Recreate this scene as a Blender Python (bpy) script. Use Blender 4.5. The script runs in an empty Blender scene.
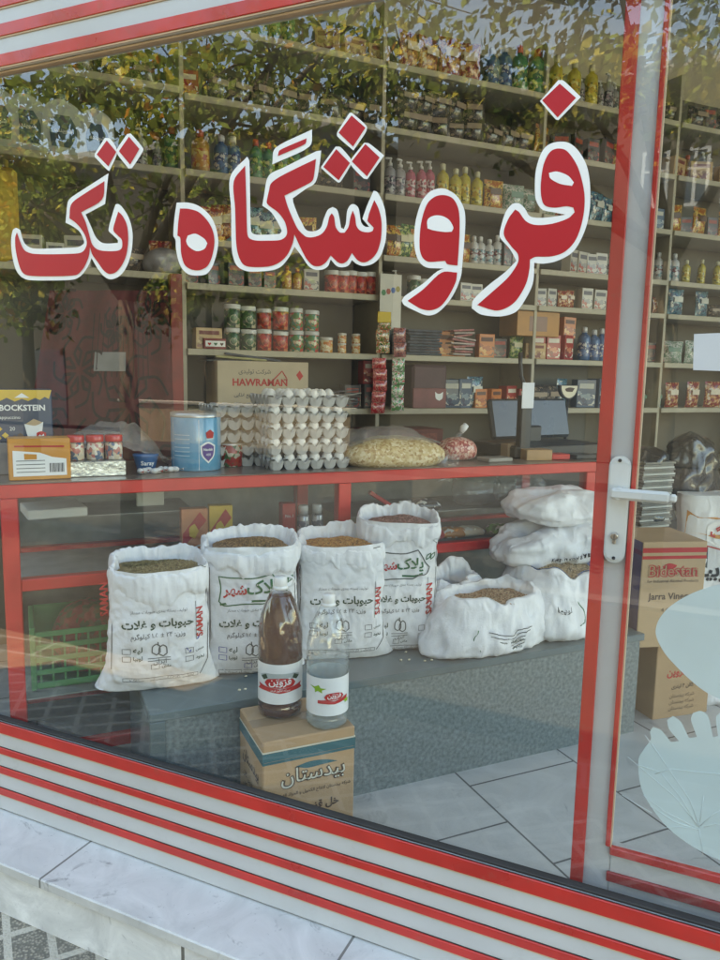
import bpy, math, random, unicodedata
from math import pi, sin, cos, radians
from mathutils import Vector, Matrix, noise
from mathutils.geometry import tessellate_polygon
R = random.Random(7)
scene = bpy.context.scene
col = scene.collection
# ---------------------------------------------------------------- camera frame (world axes follow the shop's shelves)
FL = 754.8; PIT = radians(8.139); ROL = radians(1.104); AU = radians(65.656); AW = radians(65.272)
phi = pi/2-AU
Fh = Vector((sin(phi), cos(phi), 0)); R0 = Vector((cos(phi), -sin(phi), 0))
FW = Fh*cos(PIT)+Vector((0, 0, -sin(PIT)))
U0 = R0.cross(FW)
RT = cos(ROL)*R0+sin(ROL)*U0; UP = -sin(ROL)*R0+cos(ROL)*U0
aW = phi-AW
dW = -Vector((sin(aW), cos(aW), 0)); nW = Vector((-dW.y, dW.x, 0))
WROT = math.atan2(dW.y, dW.x); HW = 1.70
FLOOR = -1.50; PAVE = -1.72
def ray(x, y): return FW+(x-360)/FL*RT-(y-480)/FL*UP
def oy(x, y, Y): r = ray(x, y); return r*(Y/r.y)
def oz(x, y, Z): r = ray(x, y); return r*(Z/r.z)
def ow(x, y, t=0.0):
    r = ray(x, y); p = r*((HW+t)/r.dot(nW)); return Vector((p.dot(dW), t, p.z))
def WP(s, t, z): return dW*s+nW*(HW+t)+Vector((0, 0, z))
# ---------------------------------------------------------------- materials
def nt(name):
    m = bpy.data.materials.new(name); m.use_nodes = True
    n = m.node_tree.nodes; b = n['Principled BSDF']; return m, m.node_tree, n, b
def lin(c):
    return tuple(((v/255)/12.92 if v <= 10 else ((v/255+.055)/1.055)**2.4) for v in c)+(1,)
MC = {}
def mat(name, c, rough=.6, var=.12, scale=9, bump=0, bscale=None, metal=0, coat=0, spec=.5, dirt=0, sheen=0, dirtcol=(.16, .13, .10)):
    if name in MC: return MC[name]
    if len(c) == 3: c = tuple(c)+(1,)
    m, t, n, b = nt(name); L = t.links
    tc = n.new('ShaderNodeTexCoord'); no = n.new('ShaderNodeTexNoise'); no.inputs['Scale'].default_value = scale; no.inputs['Detail'].default_value = 6
    L.new(tc.outputs['Object'], no.inputs['Vector'])
    hi = tuple(min(1, v*(1+var)) for v in c[:3])+(1,); lo = tuple(v*(1-var) for v in c[:3])+(1,)
    mx = n.new('ShaderNodeMix'); mx.data_type = 'RGBA'; mx.inputs[6].default_value = lo; mx.inputs[7].default_value = hi
    rp = n.new('ShaderNodeMapRange'); rp.inputs[1].default_value = .3; rp.inputs[2].default_value = .7
    L.new(no.outputs['Fac'], rp.inputs[0]); L.new(rp.outputs[0], mx.inputs[0]); out = mx.outputs[2]
    if dirt:
        n2 = n.new('ShaderNodeTexNoise'); n2.inputs['Scale'].default_value = scale*2.7; n2.inputs['Detail'].default_value = 9; n2.inputs['Roughness'].default_value = .75
        L.new(tc.outputs['Object'], n2.inputs['Vector'])
        r2 = n.new('ShaderNodeMapRange'); r2.inputs[1].default_value = .56; r2.inputs[2].default_value = .74; r2.inputs[4].default_value = dirt
        L.new(n2.outputs['Fac'], r2.inputs[0])
        m2 = n.new('ShaderNodeMix'); m2.data_type = 'RGBA'; m2.inputs[7].default_value = tuple(dirtcol)+(1,)
        L.new(r2.outputs[0], m2.inputs[0]); L.new(out, m2.inputs[6]); out = m2.outputs[2]
    L.new(out, b.inputs['Base Color'])
    rr = n.new('ShaderNodeMapRange'); rr.inputs[3].default_value = max(.02, rough-.1); rr.inputs[4].default_value = min(1, rough+.1)
    L.new(no.outputs['Fac'], rr.inputs[0]); L.new(rr.outputs[0], b.inputs['Roughness'])
    b.inputs['Metallic'].default_value = metal; b.inputs['Specular IOR Level'].default_value = spec
    if coat: b.inputs['Coat Weight'].default_value = coat; b.inputs['Coat Roughness'].default_value = .04
    if bump:
        nb = n.new('ShaderNodeTexNoise'); nb.inputs['Scale'].default_value = bscale or scale*4; nb.inputs['Detail'].default_value = 5
        L.new(tc.outputs['Object'], nb.inputs['Vector'])
        bp = n.new('ShaderNodeBump'); bp.inputs['Strength'].default_value = 1; bp.inputs['Distance'].default_value = bump
        L.new(nb.outputs['Fac'], bp.inputs['Height']); L.new(bp.outputs[0], b.inputs['Normal'])
    MC[name] = m; return m
def pmat(name, cols, scale=60, rough=.4, coat=.3, stretch=(1, 1, 1), kind='v'):
    """busy package printing: patches of the package's own ink colours"""
    if name in MC: return MC[name]
    m, t, n, b = nt(name); L = t.links
    tc = n.new('ShaderNodeTexCoord'); mp = n.new('ShaderNodeMapping'); mp.inputs['Scale'].default_value = stretch
    L.new(tc.outputs['Object'], mp.inputs[0])
    nn = n.new('ShaderNodeTexNoise'); nn.inputs['Scale'].default_value = scale*.6; nn.inputs['Detail'].default_value = 2
    L.new(mp.outputs[0], nn.inputs['Vector'])
    ad = n.new('ShaderNodeMix'); ad.data_type = 'RGBA'; ad.blend_type = 'ADD'; ad.inputs[0].default_value = .02
    L.new(mp.outputs[0], ad.inputs[6]); L.new(nn.outputs['Color'], ad.inputs[7])
    if kind == 'v':
        vo = n.new('ShaderNodeTexVoronoi'); vo.inputs['Scale'].default_value = scale
        L.new(ad.outputs[2], vo.inputs['Vector']); fac = vo.outputs['Color']
        bw = n.new('ShaderNodeSeparateColor'); L.new(fac, bw.inputs[0]); fac = bw.outputs[0]
    else:
        vo = n.new('ShaderNodeTexNoise'); vo.inputs['Scale'].default_value = scale; vo.inputs['Detail'].default_value = 2
        L.new(ad.outputs[2], vo.inputs['Vector'])
        mr = n.new('ShaderNodeMapRange'); mr.inputs[1].default_value = .3; mr.inputs[2].default_value = .7
        L.new(vo.outputs['Fac'], mr.inputs[0]); fac = mr.outputs[0]
    cr = n.new('ShaderNodeValToRGB'); cr.color_ramp.interpolation = 'CONSTANT'
    e = cr.color_ramp.elements
    while len(e) < len(cols): e.new(.5)
    for i, c in enumerate(cols):
        e[i].position = i/len(cols); e[i].color = lin(c)
    L.new(fac, cr.inputs[0]); L.new(cr.outputs[0], b.inputs['Base Color'])
    b.inputs['Roughness'].default_value = rough; b.inputs['Coat Weight'].default_value = coat; b.inputs['Coat Roughness'].default_value = .1
    MC[name] = m; return m
def clear(name, tint=(1, 1, 1), ior=1.5, rough=.0, haze=0.0, hazecol=(.8, .8, .8), bump=0, bscale=30, dust=False):
    """thin clear sheet: passes light, reflects by Fresnel, with a little dust"""
    if name in MC: return MC[name]
    m, t, n, b = nt(name); L = t.links; n.remove(b); out = n['Material Output']
    tr = n.new('ShaderNodeBsdfTransparent'); tr.inputs[0].default_value = tuple(tint)+(1,)
    gl = n.new('ShaderNodeBsdfGlossy'); gl.inputs['Roughness'].default_value = rough
    fr = n.new('ShaderNodeFresnel'); gm = n.new('ShaderNodeNewGeometry'); im = n.new('ShaderNodeMapRange')   # same reflection from both sides of the sheet
    im.inputs[3].default_value = ior; im.inputs[4].default_value = 1/ior; L.new(gm.outputs['Backfacing'], im.inputs[0]); L.new(im.outputs[0], fr.inputs[0])
    mx = n.new('ShaderNodeMixShader'); L.new(fr.outputs[0], mx.inputs[0]); L.new(tr.outputs[0], mx.inputs[1]); L.new(gl.outputs[0], mx.inputs[2])
    o = mx.outputs[0]
    if bump:
        tc = n.new('ShaderNodeTexCoord'); nb = n.new('ShaderNodeTexNoise'); nb.inputs['Scale'].default_value = bscale; nb.inputs['Detail'].default_value = 3
        L.new(tc.outputs['Object'], nb.inputs['Vector'])
        bp = n.new('ShaderNodeBump'); bp.inputs['Distance'].default_value = bump; L.new(nb.outputs['Fac'], bp.inputs['Height'])
        L.new(bp.outputs[0], gl.inputs['Normal']); L.new(bp.outputs[0], fr.inputs['Normal'])
    if haze:
        df = n.new('ShaderNodeBsdfDiffuse'); df.inputs[0].default_value = tuple(hazecol)+(1,)
        m2 = n.new('ShaderNodeMixShader'); m2.inputs[0].default_value = haze
        if dust:
            tc = n.new('ShaderNodeTexCoord'); nb = n.new('ShaderNodeTexNoise'); nb.inputs['Scale'].default_value = 3.0; nb.inputs['Detail'].default_value = 8; nb.inputs['Roughness'].default_value = .7
            mp = n.new('ShaderNodeMapping'); mp.inputs['Scale'].default_value = (1, 1, .35)
            L.new(tc.outputs['Object'], mp.inputs[0]); L.new(mp.outputs[0], nb.inputs['Vector'])
            mr = n.new('ShaderNodeMapRange'); mr.inputs[1].default_value = .35; mr.inputs[2].default_value = .8; mr.inputs[3].default_value = haze*.5; mr.inputs[4].default_value = haze*2
            L.new(nb.outputs['Fac'], mr.inputs[0]); L.new(mr.outputs[0], m2.inputs[0])
        L.new(o, m2.inputs[1]); L.new(df.outputs[0], m2.inputs[2]); o = m2.outputs[0]
    L.new(o, out.inputs[0]); MC[name] = m; return m
def liquid(name, c, ior=1.33, trans=1.0, rough=.02):
    if name in MC: return MC[name]
    m, t, n, b = nt(name)
    b.inputs['Base Color'].default_value = tuple(c)+(1,); b.inputs['Transmission Weight'].default_value = trans
    b.inputs['IOR'].default_value = ior; b.inputs['Roughness'].default_value = rough; MC[name] = m; return m
# ---------------------------------------------------------------- mesh builder
class MB:
    def __init__(s): s.v = []; s.f = []; s.m = []; s.mats = []; s.sm = []
    def mi(s, m):
        if m not in s.mats: s.mats.append(m)
        return s.mats.index(m)
    def add(s, V, Fc, m, smooth=False):
        o = len(s.v); k = s.mi(m); s.v += [tuple(p) for p in V]
        for f in Fc: s.f.append([i+o for i in f]); s.m.append(k); s.sm.append(smooth)
        return s
    def box(s, x0, x1, y0, y1, z0, z1, m, M=None):
        V = [Vector((x, y, z)) for z in (z0, z1) for y in (y0, y1) for x in (x0, x1)]
        if M: V = [M@p for p in V]
        return s.add(V, [(0, 2, 3, 1), (4, 5, 7, 6), (0, 1, 5, 4), (2, 6, 7, 3), (0, 4, 6, 2), (1, 3, 7, 5)], m)
    def bbox(s, x0, x1, y0, y1, z0, z1, m, r=.004, M=None):
        """box with chamfered edges"""
        V = []; ix = {}
        for i, x in enumerate((x0, x1)):
            for j, y in enumerate((y0, y1)):
                for k, z in enumerate((z0, z1)):
                    sx, sy, sz = (1 if i == 0 else -1), (1 if j == 0 else -1), (1 if k == 0 else -1)
                    for a in range(3):
                        p = Vector((x+(0 if a == 0 else sx*r), y+(0 if a == 1 else sy*r), z+(0 if a == 2 else sz*r)))
                        ix[i, j, k, a] = len(V); V.append(M@p if M else p)
        Fc = []
        for i in (0, 1): Fc.append([ix[i, j, k, 0] for j, k in ((0, 0), (1, 0), (1, 1), (0, 1))][::(-1 if i == 0 else 1)])
        for j in (0, 1): Fc.append([ix[i, j, k, 1] for i, k in ((0, 0), (1, 0), (1, 1), (0, 1))][::(1 if j == 0 else -1)])
        for k in (0, 1): Fc.append([ix[i, j, k, 2] for i, j in ((0, 0), (1, 0), (1, 1), (0, 1))][::(-1 if k == 0 else 1)])
        for i in (0, 1):
            for j in (0, 1): Fc.append([ix[i, j, 0, 0], ix[i, j, 0, 1], ix[i, j, 1, 1], ix[i, j, 1, 0]])
            for k in (0, 1): Fc.append([ix[i, 0, k, 0], ix[i, 0, k, 2], ix[i, 1, k, 2], ix[i, 1, k, 0]])
        for j in (0, 1):
            for k in (0, 1): Fc.append([ix[0, j, k, 1], ix[0, j, k, 2], ix[1, j, k, 2], ix[1, j, k, 1]])
        for i in (0, 1):
            for j in (0, 1):
                for k in (0, 1): Fc.append([ix[i, j, k, 0], ix[i, j, k, 1], ix[i, j, k, 2]])
        return s.add(V, Fc, m)
    def lathe(s, prof, m, n=20, c=(0, 0, 0), cap=True, smooth=True, fn=None):
        V = []; Fc = []
        for (r, z) in prof:
            for i in range(n):
                a = 2*pi*i/n; rr = r*(fn(a, z) if fn else 1)
                V.append((c[0]+rr*cos(a), c[1]+rr*sin(a), c[2]+z))
        for j in range(len(prof)-1):
            for i in range(n): Fc.append((j*n+i, j*n+(i+1) % n, (j+1)*n+(i+1) % n, (j+1)*n+i))
        s.add(V, Fc, m, smooth)
        if cap:
            k = len(s.v)-len(V)
            s.f.append([k+i for i in range(n)][::-1]); s.m.append(s.mi(m)); s.sm.append(False)
            k2 = k+(len(prof)-1)*n; s.f.append([k2+i for i in range(n)]); s.m.append(s.mi(m)); s.sm.append(False)
        return s
    def tube(s, pts, r, m, n=8, smooth=True, cap=True):
        pts = [Vector(p) for p in pts]; V = []; Fc = []
        for i, p in enumerate(pts):
            d = (pts[min(i+1, len(pts)-1)]-pts[max(i-1, 0)]).normalized()
            a = d.orthogonal().normalized() if i == 0 else (a-d*a.dot(d)).normalized()
            b = d.cross(a); rr = r[i] if isinstance(r, (list, tuple)) else r
            for k in range(n): V.append(p+a*rr*cos(2*pi*k/n)+b*rr*sin(2*pi*k/n))
        for i in range(len(pts)-1):
            for k in range(n): Fc.append((i*n+k, i*n+(k+1) % n, (i+1)*n+(k+1) % n, (i+1)*n+k))
        if cap: Fc.append(list(range(n))[::-1]); Fc.append([(len(pts)-1)*n+k for k in range(n)])
        return s.add(V, Fc, m, smooth)
    def grid(s, nu, nv, fn, m, smooth=True, wrap=False):
        V = [fn(i/(nu-(0 if wrap else 1)), j/(nv-1)) for j in range(nv) for i in range(nu)]; Fc = []
        for j in range(nv-1):
            for i in range(nu-(0 if wrap else 1)):
                i2 = (i+1) % nu; Fc.append((j*nu+i, j*nu+i2, (j+1)*nu+i2, (j+1)*nu+i))
        return s.add(V, Fc, m, smooth)
    def poly(s, P, m, fn, sub=0):
        """flat filled outline P (2-D), placed by fn(x, y); sub cuts it finer so that it can follow a curved surface"""
        tri = [tuple(t) for t in tessellate_polygon([[Vector((p[0], p[1], 0)) for p in P]])]; P = [tuple(p) for p in P]
        if sub:
            todo = tri; tri = []; mid = {}
            def md(a, b):
                k = (min(a, b), max(a, b))
                if k not in mid: mid[k] = len(P); P.append(((P[a][0]+P[b][0])/2, (P[a][1]+P[b][1])/2))
                return mid[k]
            while todo:
                a, b, c = todo.pop(); E_ = [(math.hypot(P[i][0]-P[j][0], P[i][1]-P[j][1]), i, j, k) for i, j, k in ((a, b, c), (b, c, a), (c, a, b))]
                l, i, j, k = max(E_)
                if l < sub: tri.append((a, b, c))
                else: q = md(i, j); todo += [(i, q, k), (q, j, k)]
        return s.add([fn(*p) for p in P], [tuple(t) for t in tri], m)
    def slab(s, P, m, fn, fb):
        """outline P extruded between two placings"""
        n = len(P); tri = [tuple(t) for t in tessellate_polygon([[Vector((p[0], p[1], 0)) for p in P]])]
        V = [fn(*p) for p in P]+[fb(*p) for p in P]
        Fc = tri+[tuple(i+n for i in t[::-1]) for t in tri]+[(i, (i+1) % n, n+(i+1) % n, n+i) for i in range(n)]
        return s.add(V, Fc, m)
    def ball(s, c, rx, ry, rz, m, n=10, k=7):
        V = [(c[0], c[1], c[2]-rz)]; Fc = []
        for j in range(1, k):
            t = pi*j/k
            for i in range(n): V.append((c[0]+rx*sin(t)*cos(2*pi*i/n), c[1]+ry*sin(t)*sin(2*pi*i/n), c[2]-rz*cos(t)))
        V.append((c[0], c[1], c[2]+rz)); e = len(V)-1
        for i in range(n):
            Fc.append((0, 1+(i+1) % n, 1+i)); b = 1+(k-2)*n; Fc.append((e, b+i, b+(i+1) % n))
            for j in range(k-2): a = 1+j*n; Fc.append((a+i, a+(i+1) % n, a+n+(i+1) % n, a+n+i))
        return s.add(V, Fc, m, True)
    def build(s, name, parent=None, loc=None, rot=0):
        me = bpy.data.meshes.new(name); me.from_pydata(s.v, [], s.f)
        for m in s.mats: me.materials.append(m)
        me.polygons.foreach_set('material_index', s.m); me.polygons.foreach_set('use_smooth', s.sm); me.update()
        o = bpy.data.objects.new(name, me); col.objects.link(o)
        if parent: o.parent = parent
        if loc is not None: o.location = loc
        if rot: o.rotation_euler = (0, 0, rot)
        return o
def tag(o, label=None, cat=None, group=None, kind=None):
    if label: o['label'] = label
    if cat: o['category'] = cat
    if group: o['group'] = group
    if kind: o['kind'] = kind
    return o
def thing(name, label, cat, loc=(0, 0, 0), rz=0, group=None):
    o = bpy.data.objects.new(name, None); col.objects.link(o); o.empty_display_size = .05
    o.location = loc; o.rotation_euler = (0, 0, rz); return tag(o, label, cat, group)
def kids(o): return [c for c in bpy.data.objects if c.parent == o]
KC = {}
def dup(root, loc, rz=0, label=None, group=None, scale=None, tilt=None):
    if root.name not in KC: KC[root.name] = [(c, kids(c)) for c in kids(root)]
    r = root.copy(); col.objects.link(r); r.location = loc; r.rotation_euler = (tilt[0] if tilt else 0, tilt[1] if tilt else 0, rz)
    if scale: r.scale = (scale,)*3 if isinstance(scale, (int, float)) else scale
    if label: r['label'] = label
    if group: r['group'] = group
    for c, gs in KC[root.name]:
        d = c.copy(); col.objects.link(d); d.parent = r
        for g in gs:
            e = g.copy(); col.objects.link(e); e.parent = d
    return r
# ---------------------------------------------------------------- writing (Persian letters joined by hand)
FORMS = {}; LIG = {}
for c in list(range(0xFB50, 0xFC00))+list(range(0xFE70, 0xFEFD)):
    d = unicodedata.decomposition(chr(c)).split()
    if len(d) == 2: FORMS.setdefault(int(d[1], 16), {})[d[0]] = chr(c)
    elif len(d) == 3 and d[1] == '0644': LIG[int(d[2], 16), d[0]] = chr(c)
def shape(s):
    out = []; i = 0; prev = False
    while i < len(s):
        c = ord(s[i])
        nx = ord(s[i+1]) if i+1 < len(s) else 0
        if c == 0x644 and (nx, '<isolated>') in LIG:
            out.append(LIG[nx, '<final>' if prev else '<isolated>']); prev = False; i += 2; continue
        f = FORMS.get(c)
        if not f: out.append(s[i]); prev = False; i += 1; continue
        fwd = '<initial>' in f and nx in FORMS and '<final>' in FORMS[nx]
        k = ('<medial>' if fwd else '<final>') if prev and '<final>' in f else ('<initial>' if fwd else '<isolated>')
        out.append(f.get(k, s[i])); prev = fwd; i += 1
    t = ''.join(out)[::-1]
    r = ''; num = ''
    for ch in t:
        if ch.isdigit() or (ch == '.' and num): num = ch+num
        else: r += num+ch; num = ''
    return r+num
TX = {}
def glyphs(s, bold=0.0, res=2):
    k = (s, bold)
    if k in TX: return TX[k]
    body = shape(s) if any(ord(c) > 0x600 for c in s) else s
    c = bpy.data.curves.new('writing', 'FONT'); c.body = body; c.size = 1; c.resolution_u = res; c.offset = bold; c.align_x = 'CENTER'
    o = bpy.data.objects.new('writing', c); col.objects.link(o)
    dg = bpy.context.evaluated_depsgraph_get(); dg.update()
    me = bpy.data.meshes.new_from_object(o.evaluated_get(dg))
    V = [(v.co.x, v.co.y) for v in me.vertices]; Fc = [tuple(p.vertices) for p in me.polygons]
    bpy.data.objects.remove(o); bpy.data.curves.remove(c); bpy.data.meshes.remove(me)
    if V:
        x0 = min(v[0] for v in V); x1 = max(v[0] for v in V); V = [(x-(x0+x1)/2, y) for x, y in V]
    TX[k] = (V, Fc, (x1-x0) if V else 1); return TX[k]
def write(mb, s, m, fn, x, y, size=None, width=None, bold=0.0, rot=0, sy=1):
    V, Fc, w = glyphs(s, bold); k = size if size else width/w
    c, sn = cos(rot), sin(rot); eps = 0
    P = [fn(x+k*(a*c-b*sy*sn), y+k*(a*sn+b*sy*c)) for a, b in V]
    mb.add(P, Fc, m)
def spline(P, n=5, ang=55, closed=True):
    """smooth a traced outline, keeping its sharp corners"""
    N = len(P); P = [Vector((p[0], p[1])) for p in P]; T = []
    for i in range(N):
        a = P[i]-P[i-1]; b = P[(i+1) % N]-P[i]
        cr = a.length > 0 and b.length > 0 and math.degrees(a.angle(b)) > ang
        T.append(None if cr else (P[(i+1) % N]-P[i-1])*.5)
    out = []
    for i in range(N):
        p, q = P[i], P[(i+1) % N]; L = (q-p).length
        t0 = T[i] if T[i] is not None else (q-p); t1 = T[(i+1) % N] if T[(i+1) % N] is not None else (q-p)
        if t0.length: t0 = t0*min(1, L/t0.length)
        if t1.length: t1 = t1*min(1, L/t1.length)
        for k in range(n):
            u = k/n; a = 2*u**3-3*u**2+1; b = u**3-2*u**2+u; c = -2*u**3+3*u**2; d = u**3-u**2
            out.append(tuple(p*a+t0*b+q*c+t1*d))
    return out
def nz(x, y, z, s=0): return noise.noise(Vector((x+s*13.7, y-s*7.1, z+s*3.3)))
# ---------------------------------------------------------------- palette
RED = mat('red_paint', (.58, .030, .022), .3, .15, 6, coat=.25, dirt=.5, dirtcol=(.33, .10, .07))
REDI = mat('red_paint_inside', (.62, .035, .03), .35, .12, 9, coat=.2, dirt=.2, dirtcol=(.2, .05, .04))
WHT = mat('white_profile', (.53, .535, .525), .35, .05, 5, coat=.15, dirt=.3, dirtcol=(.35, .33, .3))
EDGE = mat('beige_edge', (.62, .45, .30), .6, .1)
GASK = mat('rubber_gasket', (.03, .027, .025), .7, .2)
LRED = mat('letter_red', (.54, .010, .018), .5, .04, 4)
LWHT = mat('letter_white', (.90, .89, .86), .5, .03, 8, dirt=.08)
BLK = mat('ink_black', (.015, .015, .018), .6, .1)
DGRN = mat('ink_dark_green', (.018, .06, .035), .6, .1)
GRN = mat('ink_green', (.02, .13, .05), .6, .1)
GREY = mat('ink_grey', (.09, .10, .10), .6, .1)
RINK = mat('ink_red', (.50, .02, .02), .6, .1)
BLU = mat('ink_blue', (.03, .06, .35), .6, .1)
WOV = mat('woven_white', (.74, .75, .76), .55, .05, 12, bump=.0012, bscale=160, dirt=.12, dirtcol=(.45, .42, .36))
def wrinkle(m, sc, dist, st=(1, 1, .6)):
    n = m.node_tree.nodes; L = m.node_tree.links; b = n['Principled BSDF']; tc = n.new('ShaderNodeTexCoord'); mp = n.new('ShaderNodeMapping'); mp.inputs['Scale'].default_value = st
    L.new(tc.outputs['Object'], mp.inputs[0]); prev = b.inputs['Normal'].links[0].from_socket if b.inputs['Normal'].links else None
    for k, (a, d_) in enumerate(((sc, dist), (sc*2.6, dist*.45))):
        no = n.new('ShaderNodeTexNoise'); no.noise_type = 'RIDGED_MULTIFRACTAL' if hasattr(no, 'noise_type') else 'FBM'; no.inputs['Scale'].default_value = a; no.inputs['Detail'].default_value = 3; no.inputs['Distortion'].default_value = .6
        L.new(mp.outputs[0], no.inputs['Vector']); bp = n.new('ShaderNodeBump'); bp.inputs['Distance'].default_value = d_; bp.inputs['Strength'].default_value = .9
        L.new(no.outputs[0], bp.inputs['Height'])
        if prev: L.new(prev, bp.inputs['Normal'])
        prev = bp.outputs[0]
    L.new(prev, b.inputs['Normal'])
wrinkle(WOV, 8, .022)
WOVB = mat('woven_lining', (.18, .30, .58), .55, .08, 12, bump=.001, bscale=160)
KRAFT = mat('kraft', (.42, .26, .14), .75, .07, 10, bump=.0004, bscale=120, dirt=.08)
CREAM = mat('shelf_cream', (.42, .375, .28), .5, .08, 7, dirt=.25)
PANEL = mat('shelf_back', (.13, .115, .085), .6, .1, 4, dirt=.2)
DARK = mat('dark_plastic', (.02, .022, .026), .4, .2)
# ================================================================ SETTING
def tilemat(name, c1, c2, joint, bw, bh, off=.5, jw=.01, vein=.0, rough=.25, rot=0, bump=.0, loc=(0, 0), speck=0):
    m, t, n, b = nt(name); L = t.links
    tc = n.new('ShaderNodeTexCoord'); mp = n.new('ShaderNodeMapping'); mp.inputs['Rotation'].default_value = (0, 0, rot); mp.inputs['Location'].default_value = (loc[0], loc[1], 0)
    L.new(tc.outputs['Object'], mp.inputs[0])
    br = n.new('ShaderNodeTexBrick'); br.offset = off; br.inputs['Scale'].default_value = 1; br.inputs['Mortar Size'].default_value = jw
    br.inputs['Brick Width'].default_value = bw; br.inputs['Row Height'].default_value = bh
    br.inputs['Color1'].default_value = tuple(c1)+(1,); br.inputs['Color2'].default_value = tuple(c2)+(1,); br.inputs['Mortar'].default_value = tuple(joint)+(1,)
    L.new(mp.outputs[0], br.inputs[0]); out = br.outputs[0]
    no = n.new('ShaderNodeTexNoise'); no.inputs['Scale'].default_value = 5; no.inputs['Detail'].default_value = 10; no.inputs['Roughness'].default_value = .65; no.inputs['Distortion'].default_value = 1.2
    L.new(tc.outputs['Object'], no.inputs[0])
    cr = n.new('ShaderNodeMapRange'); cr.inputs[1].default_value = .35; cr.inputs[2].default_value = .68; cr.inputs[3].default_value = 1-vein; cr.inputs[4].default_value = 1+vein*.35
    L.new(no.outputs['Fac'], cr.inputs[0])
    mu = n.new('ShaderNodeMix'); mu.data_type = 'RGBA'; mu.blend_type = 'MULTIPLY'; mu.inputs[0].default_value = 1
    L.new(out, mu.inputs[6]); L.new(cr.outputs[0], mu.inputs[7]); res = mu.outputs[2]
    if speck:
        for sc_, th in ((70, .70), (9, .67)):
            n3 = n.new('ShaderNodeTexNoise'); n3.inputs['Scale'].default_value = sc_; n3.inputs['Detail'].default_value = 4; n3.inputs['Roughness'].default_value = .7; n3.inputs['Distortion'].default_value = .8
            L.new(tc.outputs['Object'], n3.inputs[0]); r3 = n.new('ShaderNodeMapRange'); r3.inputs[1].default_value = th-.06; r3.inputs[2].default_value = th+.05; r3.inputs[4].default_value = speck; L.new(n3.outputs['Fac'], r3.inputs[0])
            m3 = n.new('ShaderNodeMix'); m3.data_type = 'RGBA'; m3.inputs[7].default_value = (.12, .115, .11, 1); L.new(r3.outputs[0], m3.inputs[0]); L.new(res, m3.inputs[6]); res = m3.outputs[2]
    L.new(res, b.inputs['Base Color'])
    rr = n.new('ShaderNodeMapRange'); rr.inputs[3].default_value = rough; rr.inputs[4].default_value = rough+.25; L.new(no.outputs['Fac'], rr.inputs[0]); L.new(rr.outputs[0], b.inputs['Roughness'])
    if bump:
        bp = n.new('ShaderNodeBump'); bp.inputs['Distance'].default_value = bump; bp.invert = True; L.new(br.outputs['Fac'], bp.inputs['Height']); L.new(bp.outputs[0], b.inputs['Normal'])
    MC[name] = m; return m
FT = tilemat('floor_marble', (.56, .56, .54), (.52, .52, .505), (.10, .10, .10), .48, .48, .5, .004, .14, .22, rot=pi/2, loc=(.265, -.015), speck=.35)
mb = MB(); mb.box(-1.2, 7, -3, 4.6, -.25, 0, FT)
f = mb.build('shop_floor', loc=(0.0, 0, FLOOR)); tag(f, kind='structure')
# the floor slab stops behind the shopfront: cut its outline along the window line
def plan_slab(name, z0, z1, m, tin=.06):
    A = WP(-3.6, tin, 0); B = WP(3.0, tin, 0)
    P = [(A.x, A.y), (B.x, B.y), (7, B.y), (7, 4.6), (A.x, 4.6)]
    b = MB(); b.slab(P, m, lambda x, y: Vector((x, y, z1)), lambda x, y: Vector((x, y, z0)))
    return tag(b.build(name), kind='structure')
bpy.data.objects.remove(f)
plan_slab('shop_floor', FLOOR-.3, FLOOR, FT)
CEIL = mat('ceiling_paint', (.42, .40, .36), .8, .06, 3)
WALL = mat('wall_cream', (.56, .52, .43), .8, .08, 2, dirt=.15)
# ceiling and roof, with an opening added over the counter to let daylight in
RLX0, RLX1, RLY0, RLY1 = .3, 3.4, 1.8, 3.0
A = WP(-3.6, .06, 0); B = WP(3.0, .06, 0)
def holed(name, z0, z1, m, A, B, x1, y1):
    b = MB()
    for P in ([(A.x, A.y), (B.x, B.y), (x1, B.y), (x1, RLY0), (RLX1, RLY0), (RLX0+.8, RLY0), (RLX0, RLY0+.69), (RLX0, RLY1), (RLX0, y1), (A.x, y1)], [(RLX0+.001, RLY1), (x1, RLY1), (x1, y1), (RLX0+.001, y1)], [(RLX1, RLY0+.001), (x1, RLY0+.001), (x1, RLY1-.001), (RLX1, RLY1-.001)]):
        b.slab(P, m, lambda x, y: Vector((x, y, z1)), lambda x, y: Vector((x, y, z0)))
    return tag(b.build(name), kind='structure')
holed('shop_ceiling', 2.45, 2.6, CEIL, A, B, 7, 4.6)
mb = MB(); A = WP(-3.6, .06, 0); B = WP(3.0, .06, 0)
tag(MB().box(A.x-.2, 7, 4.42, 4.62, FLOOR, 2.45, WALL).build('wall_back'), kind='structure')
tag(MB().box(A.x-.2, A.x, A.y, 4.42, FLOOR, 2.45, WALL).build('wall_end'), kind='structure')
tag(MB().box(6.9, 7.1, 1.6, 4.42, FLOOR, 2.45, WALL).build('wall_side'), kind='structure')
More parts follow.
